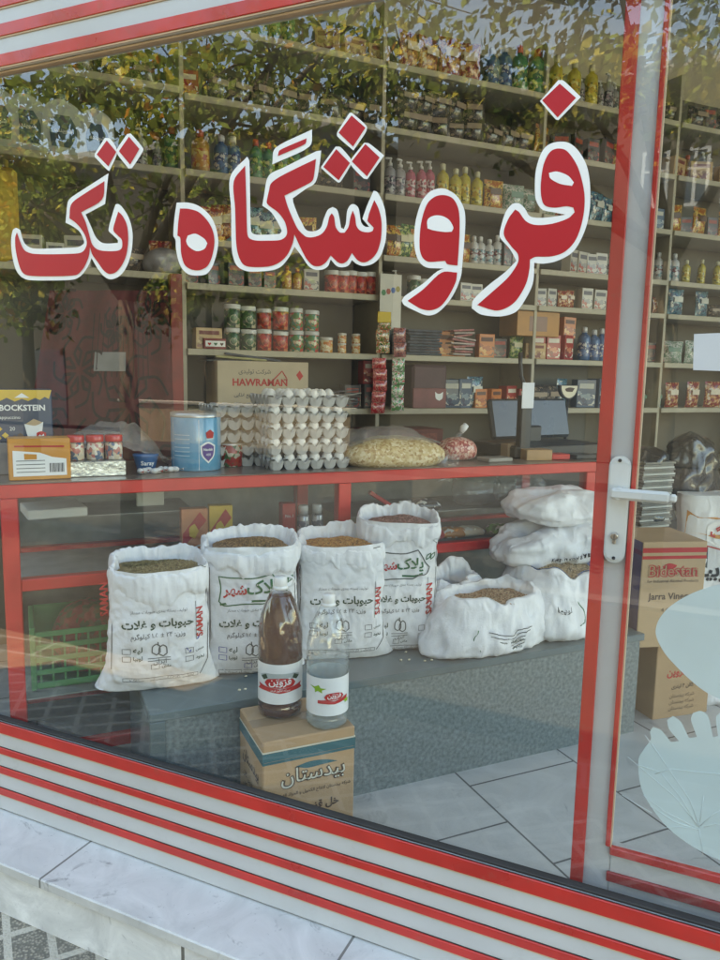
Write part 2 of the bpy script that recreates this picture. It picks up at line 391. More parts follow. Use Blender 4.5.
# facade above and beside the shopfront (window-line coordinates)
FAC = mat('facade_stone', (.42, .40, .36), .8, .1, 3, dirt=.2)
WRO = thing('shopfront_facade', 'pale stone shopfront wall above the striped aluminium window frame, with an added unseen shading block', 'wall', WP(0, 0, 0), WROT)
mb = MB(); mb.box(-3.8, 3.2, .0, .30, 1.16, 2.75, FAC); mb.box(-2.9, 3.2, .0, .30, 2.7501, 4.6, FAC); mb.box(-3.8, -3.15, .0, .30, -1.72, 1.16, FAC); mb.box(2.9, 3.2, 0, .3, -1.72, 1.16, FAC)  # upper block is added, out of view, to shade the brick pavement
mb.build('masonry', WRO)
holed('shop_roof', 2.61, 2.75, FAC, WP(-3.8, .3, 0), WP(3.2, .3, 0), 7.2, 5.5)
m, t_, n_, b_ = nt('frosted_panel'); n_.remove(b_); tl_ = n_.new('ShaderNodeBsdfTranslucent'); tl_.inputs[0].default_value = (.42, .42, .41, 1); t_.links.new(tl_.outputs[0], n_['Material Output'].inputs[0])
rl = thing('added_roof_light', 'added frosted panel above the counter, unseen, bringing daylight into the shop', 'added roof light', (0, 0, 0))
MB().box(RLX0-.02, RLX1+.02, RLY0-.02, RLY1+.02, 2.76, 2.766, m).build('frosted_panel', rl)  # unseen panel added to brighten the shop inside
# pavement, road and the far side of the street
def pebble():
    m, t, n, b = nt('paving_pebble'); L = t.links
    tc = n.new('ShaderNodeTexCoord')
    mp = n.new('ShaderNodeMapping'); mp.inputs['Rotation'].default_value = (0, 0, radians(38)); L.new(tc.outputs['Object'], mp.inputs[0])
    br = n.new('ShaderNodeTexBrick'); br.offset = 0; br.inputs['Scale'].default_value = 1; br.inputs['Mortar Size'].default_value = .012; br.inputs['Brick Width'].default_value = .16; br.inputs['Row Height'].default_value = .12
    br.inputs['Color1'].default_value = (1, 1, 1, 1); br.inputs['Color2'].default_value = (.8, .8, .8, 1); br.inputs['Mortar'].default_value = (0, 0, 0, 1)
    L.new(mp.outputs[0], br.inputs[0])
    vo = n.new('ShaderNodeTexVoronoi'); vo.inputs['Scale'].default_value = 110; L.new(tc.outputs['Object'], vo.inputs[0])
    cr = n.new('ShaderNodeValToRGB'); e = cr.color_ramp.elements; e[0].color = (.52, .44, .33, 1); e[1].color = (.13, .115, .09, 1); e[1].position = .6; L.new(vo.outputs['Distance'], cr.inputs[0])
    mx = n.new('ShaderNodeMix'); mx.data_type = 'RGBA'; mx.inputs[6].default_value = (.52, .46, .37, 1)
    L.new(br.outputs['Color'], mx.inputs[0]); L.new(cr.outputs[0], mx.inputs[7])
    no = n.new('ShaderNodeTexNoise'); no.inputs['Scale'].default_value = 3; no.inputs['Detail'].default_value = 8; L.new(tc.outputs['Object'], no.inputs[0])
    mr = n.new('ShaderNodeMapRange'); mr.inputs[3].default_value = .6; mr.inputs[4].default_value = 1.25; L.new(no.outputs['Fac'], mr.inputs[0])
    mu = n.new('ShaderNodeMix'); mu.data_type = 'RGBA'; mu.blend_type = 'MULTIPLY'; mu.inputs[0].default_value = 1; L.new(mx.outputs[2], mu.inputs[6]); L.new(mr.outputs[0], mu.inputs[7])
    L.new(mu.outputs[2], b.inputs['Base Color']); b.inputs['Roughness'].default_value = .8
    bp = n.new('ShaderNodeBump'); bp.inputs['Distance'].default_value = .004; bp.invert = True; L.new(vo.outputs['Distance'], bp.inputs['Height']); L.new(bp.outputs[0], b.inputs['Normal'])
    return m
PEB = pebble()
PAV = tilemat('paving_brick', (.20, .15, .10), (.16, .12, .08), (.27, .24, .20), .40, .20, .5, .014, .25, .7, .12, .003)
ASPH = mat('asphalt', (.035, .035, .036), .9, .2, 6, bump=.003, bscale=90)
def wsheet(name, s0, s1, t0, t1, z0, z1, m):
    o = MB().box(s0, s1, t0, t1, z0, z1, m).build(name, loc=WP(0, 0, 0), rot=WROT); return tag(o, kind='structure')
GRND = mat('ground_earth', (.06, .055, .045), .95, .2, .5)
wsheet('ground', -900, 900, -900, 900, -2.5, -1.96, GRND)
wsheet('pavement', -40, 40, -1.15, -.14, -1.95, PAVE, PEB)
wsheet('brick_pavement', -40, 40, -1.62, -1.15, -1.95, PAVE, PAV)
wsheet('planting_strip', -40, 40, -4.2, -1.62, -1.95, PAVE-.03, mat('soil', (.035, .028, .02), .95, .3, 8, bump=.01, bscale=40))
wsheet('kerb', -40, 40, -4.36, -4.2, -1.95, PAVE, mat('kerb_stone', (.10, .10, .10), .8))
wsheet('road', -40, 40, -11, -4.36, -1.95, -1.86, ASPH)
wsheet('far_pavement', -40, 40, -14, -11, -1.95, PAVE+.001, ASPH)
# marble ledge under the window
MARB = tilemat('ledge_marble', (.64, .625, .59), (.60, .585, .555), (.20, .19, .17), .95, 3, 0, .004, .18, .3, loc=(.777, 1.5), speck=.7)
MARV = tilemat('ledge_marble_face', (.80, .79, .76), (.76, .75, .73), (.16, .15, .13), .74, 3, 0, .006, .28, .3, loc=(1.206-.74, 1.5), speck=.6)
lg = thing('marble_ledge', 'grey veined marble ledge running below the striped frame', 'ledge', WP(0, 0, 0), WROT)
MB().bbox(-3.8, 3.2, -.205, .10, -1.566, -1.533, MARB, .004).build('slab', lg)
m = MB().box(-3.8, 3.2, -.19, -.16, 0, .153, MARV)
m.build('front_face', lg, loc=(0, 0, -1.7195))
mb = MB(); mb.box(-3.8, 3.2, -.14, .1, -1.9, -1.57, FAC); mb.build('core', lg)
# ================================================================ SHOP WINDOW (frame, glass, lettering)
GLASS = clear('window_glass', (.97, .985, .98), 2.05, 0, .006, (.75, .77, .78), bump=.0006, bscale=1.2, dust=True)
sw = thing('shop_window', 'large shop window in white aluminium with red stripes and red Persian lettering', 'window', WP(0, 0, 0), WROT)
SL, SR = -3.15, 2.9
mb = MB(); mb.bbox(SL, SR, 0, .04, -1.530, -1.205, WHT, .003)
mb.build('bottom_rail', sw)
mb = MB(); mb.bbox(SL, SR, 0, .055, .862, 1.158, WHT, .003); mb.build('top_rail', sw)
for z0, z1 in ((-1.243, -1.2035), (-1.319, -1.296), (-1.392, -1.367), (-1.472, -1.447)):
    mb = MB(); mb.bbox(SL, SR, -.006, .001, z0, z1, RED, .0015); mb.box(SL, SR, -.003, -.0002, z0-.004, z0-.0004, EDGE); mb.box(SL, SR, -.0022, -.0002, z1+.0003, z1+.002, GASK); mb.build('red_strip', sw)
for z0, z1 in ((.868, .902), (.950, .984), (1.028, 1.062)):
    mb = MB(); mb.bbox(SL, SR, -.006, .001, z0, z1, RED, .0015); mb.box(SL, SR, -.003, -.0002, z0-.0045, z0-.0004, EDGE); mb.build('red_strip', sw)
mb = MB(); mb.bbox(SL, SR, .006, .03, -1.2045, -1.1965, GASK, .002); mb.bbox(SL, SR, .008, .03, .856, .8615, EDGE, .002); mb.build('gasket', sw)
mb = MB(); mb.bbox(SL-.0, SL+.06, .0, .05, -1.2, .86, WHT); mb.build('side_rail', sw)
pane = MB().add([(SL+.06, .022, -1.203), (SR, .022, -1.203), (SR, .022, .86), (SL+.06, .022, .86)], [(0, 1, 2, 3)], GLASS).build('pane', sw)
# lettering traced from the photograph: shape on the glass plane
FR = {1: (0, 120, 4.5), 2: (160, 120, 4.5), 3: (300, 100, 5.05), 4: (390, 170, 6.0), 5: (465, 70, 3.693)}
def tr(*seg):
    out = []
    for k, P in seg:
        x0, y0, s = FR[k]; out += [(x0+a/s, y0+b/s) for a, b in P]
    return out
WH = [
 tr((1, [(488,240),(473,378),(385,425),(410,480),(430,525),(455,550),(485,556),(530,553),(530,540),(505,515),(488,495),(510,410),(520,380),(532,378),(548,390),(575,430),(592,480),(597,530),(590,600),(570,660),(540,700),(500,717),(470,705),(440,670),(412,622),(395,660),(365,700),(330,718),(230,722),(130,720),(95,705),(70,670),(55,610),(50,540),(58,495),(72,485),(90,495),(100,530),(115,560),(150,578),(250,577),(350,572),(375,558),(378,545),(360,505),(330,480),(295,462),(305,370),(325,345)])),
 tr((1, [(472,80),(497,85),(527,143),(492,230),(480,222),(425,165),(428,150)])),
 tr((1, [(572,63),(590,63),(643,125),(643,140),(595,215),(578,218),(527,152),(528,128)])),
 tr((2, [(75,372),(130,372),(180,390),(225,430),(250,480),(262,540),(255,600),(235,660),(210,692),(175,700),(130,695),(100,670),(82,630),(72,580),(70,540),(60,520),(65,440)])),
 tr((2, [(392,165),(402,185),(405,330),(410,500),(430,515),(485,516),(540,512),(547,498),(530,462),(500,415),(460,385),(468,340),(480,270),(500,240),(560,212),(700,142)]), (3, [(107,255),(98,330),(78,415),(25,452)]), (2, [(598,352),(600,372),(622,430),(640,465)]), (3, [(27,652),(45,662),(75,662),(105,645),(120,600),(140,555),(165,540),(188,555),(200,600),(207,645),(222,652),(232,620),(238,560),(255,530),(275,527),(295,545),(302,580),(310,620),(330,640),(350,640),(315,600),(340,530),(372,458),(390,465),(415,510),(430,560),(437,640),(430,720),(405,790),(370,825),(325,838),(290,830),(262,808),(245,835),(215,845),(185,838),(155,805),(140,840),(110,857),(70,855),(40,835),(10,790)]), (2, [(605,570),(585,610),(550,655),(510,675),(440,682),(390,680),(350,660),(330,620),(322,560),(320,400),(316,255)])),
 tr((2, [(520,125),(685,42),(672,120),(505,200)])),
 tr((3, [(250,65),(262,65),(335,130),(333,160),(270,255),(190,185),(190,160)])),
 tr((3, [(180,235),(205,238),(258,300),(258,325),(205,412),(190,415),(108,345),(108,335)])),
 tr((3, [(325,215),(350,220),(425,280),(340,400),(320,395),(258,330),(258,300)])),
 tr((4, [(300,110),(345,118),(400,155),(440,220),(452,290),(448,400),(432,592),(385,596),(290,590),(220,585),(175,550),(150,480),(145,400),(155,300),(190,190),(240,130)])),
 tr((4, [(432,594),(425,640),(395,720),(345,800),(280,860),(220,872),(140,840),(85,810),(70,785),(90,755),(200,680),(305,597)])),
 tr((5, [(345,265),(385,270),(420,300),(450,355),(462,430),(460,520),(440,600),(400,670),(340,705),(290,715),(256,712),(250,790),(215,860),(185,895),(130,910),(60,903),(25,880),(30,850),(80,800),(150,745),(190,705),(165,660),(130,620),(130,590),(150,525),(175,495),(200,493),(220,510),(240,540),(280,546),(340,540),(372,534),(330,526),(285,515),(262,480),(258,430),(262,370),(280,310),(305,278)])),
 tr((5, [(345,37),(365,40),(428,100),(345,185),(335,182),(277,115)])),
]
RD = [
 tr((1, [(470,275),(458,358),(365,415),(385,460),(400,510),(415,560),(440,583),(480,590),(530,588),(548,575),(548,540),(530,520),(510,495),(520,450),(532,412),(550,430),(570,470),(577,530),(570,600),(550,650),(520,685),(490,692),(465,675),(440,640),(415,605),(405,572),(400,610),(385,650),(365,680),(340,698),(230,703),(130,700),(100,685),(82,640),(70,580),(68,530),(76,505),(88,540),(100,570),(115,590),(150,602),(250,604),(350,600),(375,590),(390,560),(385,525),(365,490),(340,462),(312,442),(318,385),(345,355)])),
 tr((1, [(480,92),(523,143),(487,208),(435,155)])),
 tr((1, [(580,75),(627,130),(585,200),(535,140)])),
 tr((2, [(90,398),(130,400),(175,415),(215,455),(238,500),(245,550),(235,610),(215,655),(180,675),(140,672),(110,650),(95,600),(93,560),(90,528),(78,520),(82,460)])),
 tr((2, [(383,205),(388,350),(392,500),(400,530),(430,542),(485,543),(540,540),(565,525),(572,500),(560,455),(530,415),(490,385),(480,370),(490,320),(500,285),(540,255),(620,214),(702,175),(690,265),(670,285),(560,340),(575,390),(600,450),(620,490)]), (3, [(12,676),(35,692),(70,692),(110,675),(135,640),(148,590),(160,572),(172,590),(180,640),(200,668),(225,670),(245,640),(255,590),(266,558),(278,590),(285,635),(305,660),(340,668),(365,662),(372,645),(340,610),(350,570),(375,505),(395,545),(410,600),(412,660),(405,720),(385,775),(350,810),(320,820),(290,808),(262,772),(240,810),(215,825),(190,818),(155,785),(130,820),(100,838),(65,835),(35,805),(15,770),(0,740)]), (2, [(605,515),(595,560),(570,610),(530,645),(480,660),(400,660),(370,645),(350,600),(342,540),(338,400),(332,275)])),
 tr((2, [(540,135),(660,82),(652,108),(530,162)])),
 tr((3, [(260,78),(330,140),(268,235),(195,165)])),
 tr((3, [(183,248),(252,318),(195,405),(118,338)])),
 tr((3, [(330,222),(402,290),(338,385),(262,310)])),
 tr((4, [(320,150),(370,165),(400,205),(415,260),(418,350),(412,480),(405,573),(345,565),(330,545),(290,548),(230,550),(195,525),(178,470),(180,370),(195,280),(225,200),(270,160)])),
 tr((4, [(310,615),(403,615),(395,670),(350,760),(300,820),(240,842),(180,830),(105,785),(200,715)])),
 tr((5, [(340,290),(375,298),(410,345),(430,400),(442,470),(435,550),(410,625),(370,670),(320,688),(260,690),(240,700),(238,735),(225,790),(190,850),(150,880),(110,888),(45,868),(100,820),(160,765),(195,712),(195,680),(170,650),(143,605),(160,550),(185,515),(200,525),(225,558),(260,572),(320,568),(380,548),(405,525),(400,508),(375,503),(330,508),(295,500),(282,470),(280,420),(290,350),(312,305)])),
 tr((5, [(350,50),(410,103),(342,175),(285,112)])),
]
HO = [tr((2, [(125,520),(160,512),(200,535),(213,555),(200,580),(165,590),(130,570),(118,545)])),
 tr((4, [(225,300),(260,275),(310,275),(355,300),(380,345),(370,370),(330,372),(260,362),(225,350)])),
 tr((5, [(310,380),(340,375),(380,390),(402,415),(395,428),(350,420),(315,400)]))]
mb = MB(); k = 0
for P in WH:
    t = .0213-.00006*k; k += 1
    mb.poly(spline(P), LWHT, lambda x, y, t=t: ow(x, y, t))
for P in RD: mb.poly(spline(P), LRED, lambda x, y: ow(x, y, .0200))
for P in HO: mb.poly(spline(P), LWHT, lambda x, y: ow(x, y, .0196))
let = mb.build('lettering', sw); let['label'] = 'red Persian lettering with a thick white outline on the glass'
# ================================================================ DOOR
dr = thing('shop_door', 'white aluminium glass door with red edge strips beside the big window', 'door', WP(0, 0, 0), WROT)
T = .10
def dk(x): return x*(HW+T)/1.75
SX0, SX1, SX2, SX3, SX4 = [dk(v) for v in (-.223, -.193, -.147, -.1365, -.1335)]
Zb, Zg = -1.40, dk(-1.100)
mb = MB(); mb.bbox(SX0, SX2+.012, T+.006, T+.05, Zb, 1.1, WHT, .003); mb.build('stile', dr)
mb = MB(); mb.bbox(SX0, SX1, T-.004, T+.005, Zb, 1.1, RED, .002); mb.build('red_edge', dr)
mb = MB(); mb.bbox(SX2, SX3, T-.004, T+.012, Zg, 1.1, RED, .002); mb.box(SX3, SX4, T, T+.02, Zg, 1.1, EDGE); mb.build('red_edge', dr)
DR = .78
mb = MB(); mb.bbox(SX2+.0125, DR, T+.006, T+.05, Zb, Zg-.012, WHT, .003); mb.build('bottom_rail', dr)
mb = MB(); mb.bbox(SX3+.0005, DR, T-.004, T+.012, Zg-.02, Zg, RED, .002); mb.build('red_edge', dr)
mb = MB(); mb.bbox(SX3-.004, DR, T-.004, T+.0055, dk(-1.188), dk(-1.164), mat('dark_red_paint', (.34, .012, .012), .4, .15, coat=.2, dirt=.3), .002); mb.build('red_edge', dr)
mb = MB(); mb.bbox(DR-.06, DR, T+.006, T+.05, Zg+.001, 1.1, WHT, .003); mb.build('hinge_stile', dr)
DG = clear('door_glass', (.97, .985, .98), 1.45, 0, .012, (.7, .75, .77), dust=True)
MB().add([(SX3, T+.015, Zg-.001), (DR-.055, T+.015, Zg-.001), (DR-.055, T+.015, 1.1), (SX3, T+.015, 1.1)], [(0, 1, 2, 3)], DG).build('door_pane', dr)
# handle plate, lever, lock
def od(x, y, t): return ow(x, y, t)
PW = mat('handle_enamel', (.74, .75, .73), .28, .03, coat=.3)
pts = []
c1 = od(620.5, 466, T-.004); c2 = od(614.5, 552, T-.004)
ax = Vector((c1.x, c1.z)); bx = Vector((c2.x, c2.z)); hw = .0235
P = []
for i in range(13): a = pi*i/12; P.append((ax.x+hw*cos(a), ax.y+hw*sin(a)))
for i in range(13): a = pi+pi*i/12; P.append((bx.x+hw*cos(a), bx.y+hw*sin(a)))
hp = MB(); hp.slab(P, PW, lambda x, y: (x, T-.012, y), lambda x, y: (x, T-.004, y))
Q = [(ax.x+(p[0]-ax.x)*.86, p[1]+(-.006 if p[1] > ax.y else .006)) for p in P]
hp.slab(Q, PW, lambda x, y: (x, T-.0155, y), lambda x, y: (x, T-.0125, y))
cm = (c1+c2)/2
plate = hp.build('handle_plate', dr)
hx = od(619, 493, T-.03); ex = od(673, 497, T-.05)
mb = MB(); mb.lathe([(.014, 0), (.014, .03), (.012, .034)], PW, 14)
ro = Matrix.Rotation(pi/2, 4, 'X'); mb.v = [tuple(ro@Vector(v)+Vector((hx.x, T-.0155, hx.z))) for v in mb.v]
mb.bbox(hx.x-.018, ex.x-.006, T-.052, T-.036, hx.z-.013, hx.z+.013, PW, .006)
mb.bbox(ex.x-.0065, ex.x+.008, T-.052, T-.04, hx.z-.009, hx.z+.009, PW, .004)
mb.build('lever', dr)
kx = od(614.5, 536, T-.0155)
mb = MB(); STEEL = mat('steel', (.42, .38, .33), .3, .2, metal=1); mb.lathe([(.0085, 0), (.0085, .006), (.006, .007)], STEEL, 16)
mb.v = [tuple(ro@Vector(v)+Vector((kx.x, T-.0155, kx.z))) for v in mb.v]
mb.bbox(kx.x-.004, kx.x+.004, T-.021, T-.0155, kx.z-.018, kx.z-.004, STEEL, .002)
mb.box(kx.x-.0008, kx.x+.0008, T-.0235, T-.0224, kx.z-.005, kx.z+.005, BLK)
for q in ((620, 460.5), (613.5, 558)):
    sc = od(q[0], q[1], T-.0155); w = len(mb.v); mb.lathe([(.0042, 0), (.0036, .002)], BLK, 10); mb.v[w:] = [tuple(ro@Vector(v)+Vector((sc.x, T-.0157, sc.z))) for v in mb.v[w:]]
mb.build('lock', plate)
# stickers on the door glass
DEC = mat('sticker_pale_blue', (.62, .75, .76), .5, .05, 6, coat=.1)
up = [(720,584.5),(703,589),(686.5,596),(670,606.5),(659.5,618.5),(655.7,630),(657.5,640),(665,653.5),(675,665),(686.5,676.5),(700,688),(713,696),(735,704),(775,704),(806,680),(815,645),(806,612),(780,590),(750,583)]
mb = MB(); mb.poly(spline(up, 6), DEC, lambda x, y: ow(x, y, T+.012))
o = mb.build('sticker', dr); o['label'] = 'pale blue oval sticker, cut off by the picture edge'
lo = [(638.3,760),(640,783),(646.7,800),(666.7,826.7),(693.3,847),(720,860),(750,866),(790,850),(812,810),(812,770),(800,745),(790,738),(784,715),(776,712),(771,718),(773,736),(766,735),(764,716),(756,710),(748,714),(748,734),(741,733),(738,715),(730,710),(721,712),(716,718),(718,736),(713,737),(708,716),(701,711),(693,713),(691,720),(697,737),(689,738),(681,722),(673,716),(667,720),(669,729),(679,741),(671,742),(661,730),(653,727),(650,732),(651,739),(644,749)]
mb = MB(); mb.poly(spline(lo, 4), DEC, lambda x, y: ow(x, y, T+.012))
TAPE = mat('crack_edge', (.75, .85, .86), .25, .05)
ck = [[(628,757),(655,780),(675,797),(700,828)],[(638,765),(660,772),(682,799),(697,826)],[(652,744),(668,768),(690,800),(699,826)],[(655,774),(670,769),(695,772),(720,774)],[(700,826),(712,815),(728,806)],[(643,795),(665,812),(699,829)],[(650,806),(675,822),(699,830)],[(660,828),(680,827),(699,829)],[(699,829),(702,845),(703,856)],[(704,827),(716,824),(730,826)],[(700,822),(702,808),(704,796)],[(622,795),(640,806),(652,813)],[(645,735),(652,745),(657,752)]]
ck2 = MB()
for P in ck: ck2.tube([ow(x, y, T+.0115) for x, y in P], .0007, TAPE, 4)
o = mb.build('sticker', dr); o['label'] = 'pale blue hand-shaped sticker over cracked glass'
ck2.build('crack', dr)
nb = MB(); PAPER = mat('paper_white', (.78, .80, .84), .7, .03, 8)
nb.poly([(694,334),(745,332),(745,372),(693,370)], PAPER, lambda x, y: ow(x, y, T+.011)); o = nb.build('paper_note', dr); o['label'] = 'blank white sheet stuck on the door glass'
# ================================================================ PLATFORM
PLT = mat('terrazzo_teal', (.15, .185, .185), .45, .35, 70, bump=.0008, bscale=160, dirt=.35, dirtcol=(.22, .27, .27), coat=.1)
PTP = mat('slate_top', (.11, .15, .155), .35, .15, 6, dirt=.2, dirtcol=(.2, .22, .22), coat=.2)
PX0, PX1, PY0, PY1, PZ = .330, 2.36, 2.28, 2.76, -1.065
pf = thing('display_platform', 'low grey-green stone platform carrying the white sacks inside the window', 'platform', (0, 0, FLOOR))
mb = MB(); mb.box(PX0+.05, PX1-.02, PY0+.006, PY1, 0, PZ-FLOOR-.03, PLT); mb.build('riser', pf)
mb = MB(); mb.bbox(PX0, PX1, PY0, PY1, PZ-FLOOR-.0295, PZ-FLOOR, PTP, .003); mb.bbox(PX0, PX0+.0495, PY0, PY1, 0, PZ-FLOOR-.03, PTP, .003); mb.build('top_slab', pf)
# ================================================================ SACKS
class Sack:
    def __init__(s, w, d, h, seed, n=3.2, splay=.10, top=.97, wr=.012):
        s.w, s.d, s.h, s.seed, s.n, s.sp, s.top, s.wr = w, d, h, seed, n, splay, top, wr
    def pt(s, u, v, grow=0.0):
        a = 2*pi*u; n = s.n; ca, sa = cos(a), sin(a)
        k = (abs(ca)**n+abs(sa)**n)**(-1/n)
        bl = max(0, 1-v/.3)**2
        hw = s.w/2*(1.0+s.sp*bl-(1-s.top)*v)+grow; hd = s.d/2*(1-.32*bl+.06*sin(pi*v))+grow
        x = hw*k*ca; y = hd*k*sa
        x *= 1+bl*.10*(abs(ca)**4)
        q = nz(x*4.5, y*4.5, v*2.4, s.seed)*1.2+nz(x*13, y*13, v*5, s.seed+3)*.4
        q += .55*(.45-abs(nz(x*7+v*2, y*7, v*3.1-x*2, s.seed+5)*3))*.5+.30*(.4-abs(nz(x*15-v*3, y*15, v*8, s.seed+6)*3))*.6+.14*(.4-abs(nz(x*34, y*34, v*15+x*8, s.seed+7)*3))
        vert = nz(a*2.2, 0, v*.7, s.seed+9)*.8*(.35+v)
        f = 1+(s.wr*(q+vert))/max(.05, math.hypot(x, y))
        z = s.h*v+.012*nz(x*5, y*5, 0, s.seed+2)*v-.004*(1-v)
        lf = .03*bl*max(0, abs(ca)-.75)*4
        return Vector((x*f, y*f, max(.002, z)))
    def front(s, x, z, off=.0025):
        v = min(.99, max(.01, z/s.h))
        if not hasattr(s, 'tb'): s.tb = {}
        k = round(v, 3)
        if k not in s.tb: s.tb[k] = sorted((p.x, p.y) for p in [s.pt(.5+.5*i/72, k) for i in range(73)])
        T = s.tb[k]
        if x <= T[0][0]: return Vector((x, T[0][1]-off, z))
        for i in range(len(T)-1):
            if T[i][0] <= x <= T[i+1][0]:
                f = (x-T[i][0])/max(1e-6, T[i+1][0]-T[i][0]); return Vector((x, T[i][1]*(1-f)+T[i+1][1]*f-off, z))
        return Vector((x, T[-1][1]-off, z))
def strip(mb, P, w, m, fn, closed=False):
    """painted line of width w along P, placed by fn"""
    P = [Vector(p) for p in P]; V = []; Fc = []; N = len(P)
    for i, p in enumerate(P):
        d = (P[(i+1) % N]-P[i-1]) if closed else (P[min(i+1, N-1)]-P[max(0, i-1)])
        d = d.normalized() if d.length else Vector((1, 0)); q = Vector((-d.y, d.x))*w/2
        V += [fn(*(p+q)), fn(*(p-q))]
    for i in range(N if closed else N-1): j = (i+1) % N; Fc.append((2*i, 2*i+1, 2*j+1, 2*j))
    mb.add(V, Fc, m)
def dens(P, st=.012, closed=False):
    out = []; P = [Vector(p) for p in P]; N = len(P)
    for i in range(N if closed else N-1):
        a, b = P[i], P[(i+1) % N]; k = max(1, int((b-a).length/st))
        out += [a.lerp(b, j/k) for j in range(k)]
    if not closed: out.append(P[-1])
    return out
def boxline(x0, x1, z0, z1, wob=0): return dens([(x0, z0+wob), (x1, z0), (x1, z1), (x0, z1+wob)], .012, True)
def bag_print(sk, parent, logo=1.0, tick=False, blue=False, up=0.0):
    """the sack's printing; x runs across the front, z up, w and h are the sack's"""
    mb = MB(); w, h = sk.w, sk.h; F = lambda x, z: sk.front(x, z); F2 = lambda x, z: sk.front(x, z, .0018)
    X = lambda a: a*w; Z = lambda b: (b+(up if b > .05 else up*.6))*h
    if logo > 0:
        top = min(.86, .76+.1*logo)
        cl = spline([(X(-.36), Z(.60)), (X(-.31), Z(.57)), (X(-.1), Z(.58)), (X(.12), Z(.575)), (X(.2), Z(.60)), (X(.30), Z(.61)), (X(.34), Z(.66)), (X(.28), Z(.70)), (X(.24), Z(.745)), (X(.18), Z(.80)), (X(.02), Z(.775)), (X(-.2), Z(.78)), (X(-.36), Z(.79)), (X(-.34), Z(.70))], 4)
        cl = [p for p in cl if p[1] < Z(top)]
        strip(mb, cl, .0045, GRN if sk.seed != 4 else GREY, F, closed=logo >= 1)
        strip(mb, [(X(-.35), Z(.575)), (X(-.3), Z(.585)), (X(0), Z(.60)), (X(.14), Z(.595)), (X(.25), Z(.615))], .007, GRN, F2)
        if logo >= 1:
            write(mb, 'پلاک', GRN, F, X(.09), Z(.655), width=.34*w, bold=.02)
            write(mb, 'شهر', RINK, F, X(-.2), Z(.655), width=.24*w, bold=.03)
            for sx in (.29, .35): strip(mb, spline([(X(sx), Z(.72)), (X(sx+.05), Z(.74)), (X(sx+.06), Z(.77)), (X(sx+.01), Z(.755))], 3), .004, GRN, F, closed=True)
    write(mb, 'تولید، بسته بندی حبوبات ممتاز', GREY, F, X(-.02), Z(.525), width=.52*w)
    write(mb, 'حبوبات و غلات', DGRN, F, X(-.03), Z(.405), width=.66*w, bold=.03)
    write(mb, 'وزن: ۲۴ ± ۱.۵ کیلوگرم', GREY, F, X(-.03), Z(.325), width=.50*w, bold=.01)
    em = spline([(X(-.09), Z(.2)), (X(-.05), Z(.18)), (X(-.015), Z(.2)), (X(-.02), Z(.25)), (X(-.05), Z(.27)), (X(-.085), Z(.25))], 4)
    strip(mb, em, .004, GREY, F, closed=True); strip(mb, [(x+.062*w, z-.006) for x, z in em], .004, GREY, F2, closed=True); strip(mb, [(X(-.03), Z(.25)), (X(-.035), Z(.285))], .004, GREY, F2)
    for k in range(2): strip(mb, dens([(X(-.13), Z(.155-.02*k)), (X(.08), Z(.155-.02*k))]), .0022, GREY, F)
    write(mb, 'ایران', GREY, F, X(-.02), Z(.108), width=.12*w)
    rows = [(-.36, .20, 'لپه'), (-.36, .135, 'لوبیا'), (.22, .17, 'عدس'), (.22, .10, 'نخود'), (-.10, .062, 'ماش')]
    for x, z, s in rows:
        strip(mb, boxline(X(x), X(x+.075), Z(z), Z(z+.042)), .0022, BLU if blue else GREY, F, closed=True)
        write(mb, s, DGRN, F, X(x+.14), Z(z+.010), width=.085*w, bold=.02)
    strip(mb, boxline(X(-.36), X(.34), Z(.012), Z(.042)), .002, GREY, F, closed=True)
    write(mb, 'نشانی: کارخانه بسته بندی حبوبات', GREY, F2, X(0), Z(.018), width=.6*w)
    # side columns
    write(mb, 'SAMAN', RINK, F, X(.39), Z(.50-.09), width=.24*h, bold=.03, rot=pi/2)
    strip(mb, dens([(X(.325), Z(.27)), (X(.325), Z(.58))]), .0018, GREY, F)
    strip(mb, dens([(X(-.46), Z(.06)), (X(-.445), Z(.4)), (X(-.45), Z(.85))]), .0025, GREY, F)
    strip(mb, dens([(X(.36), Z(.02)), (X(.44), Z(.08)), (X(.45), Z(.4)), (X(.43), Z(.84)), (X(.38), Z(.865)), (X(.30), Z(.86))]), .003, GREY, F)
    write(mb, 'SAMAN', RINK, F, X(-.475), Z(.6), width=.28*h, bold=.03, rot=pi/2)
    if tick: strip(mb, [(X(.23), Z(.215)), (X(.26), Z(.175)), (X(.36), Z(.30))], .004, BLU, F2)
    return mb.build('printing', parent)
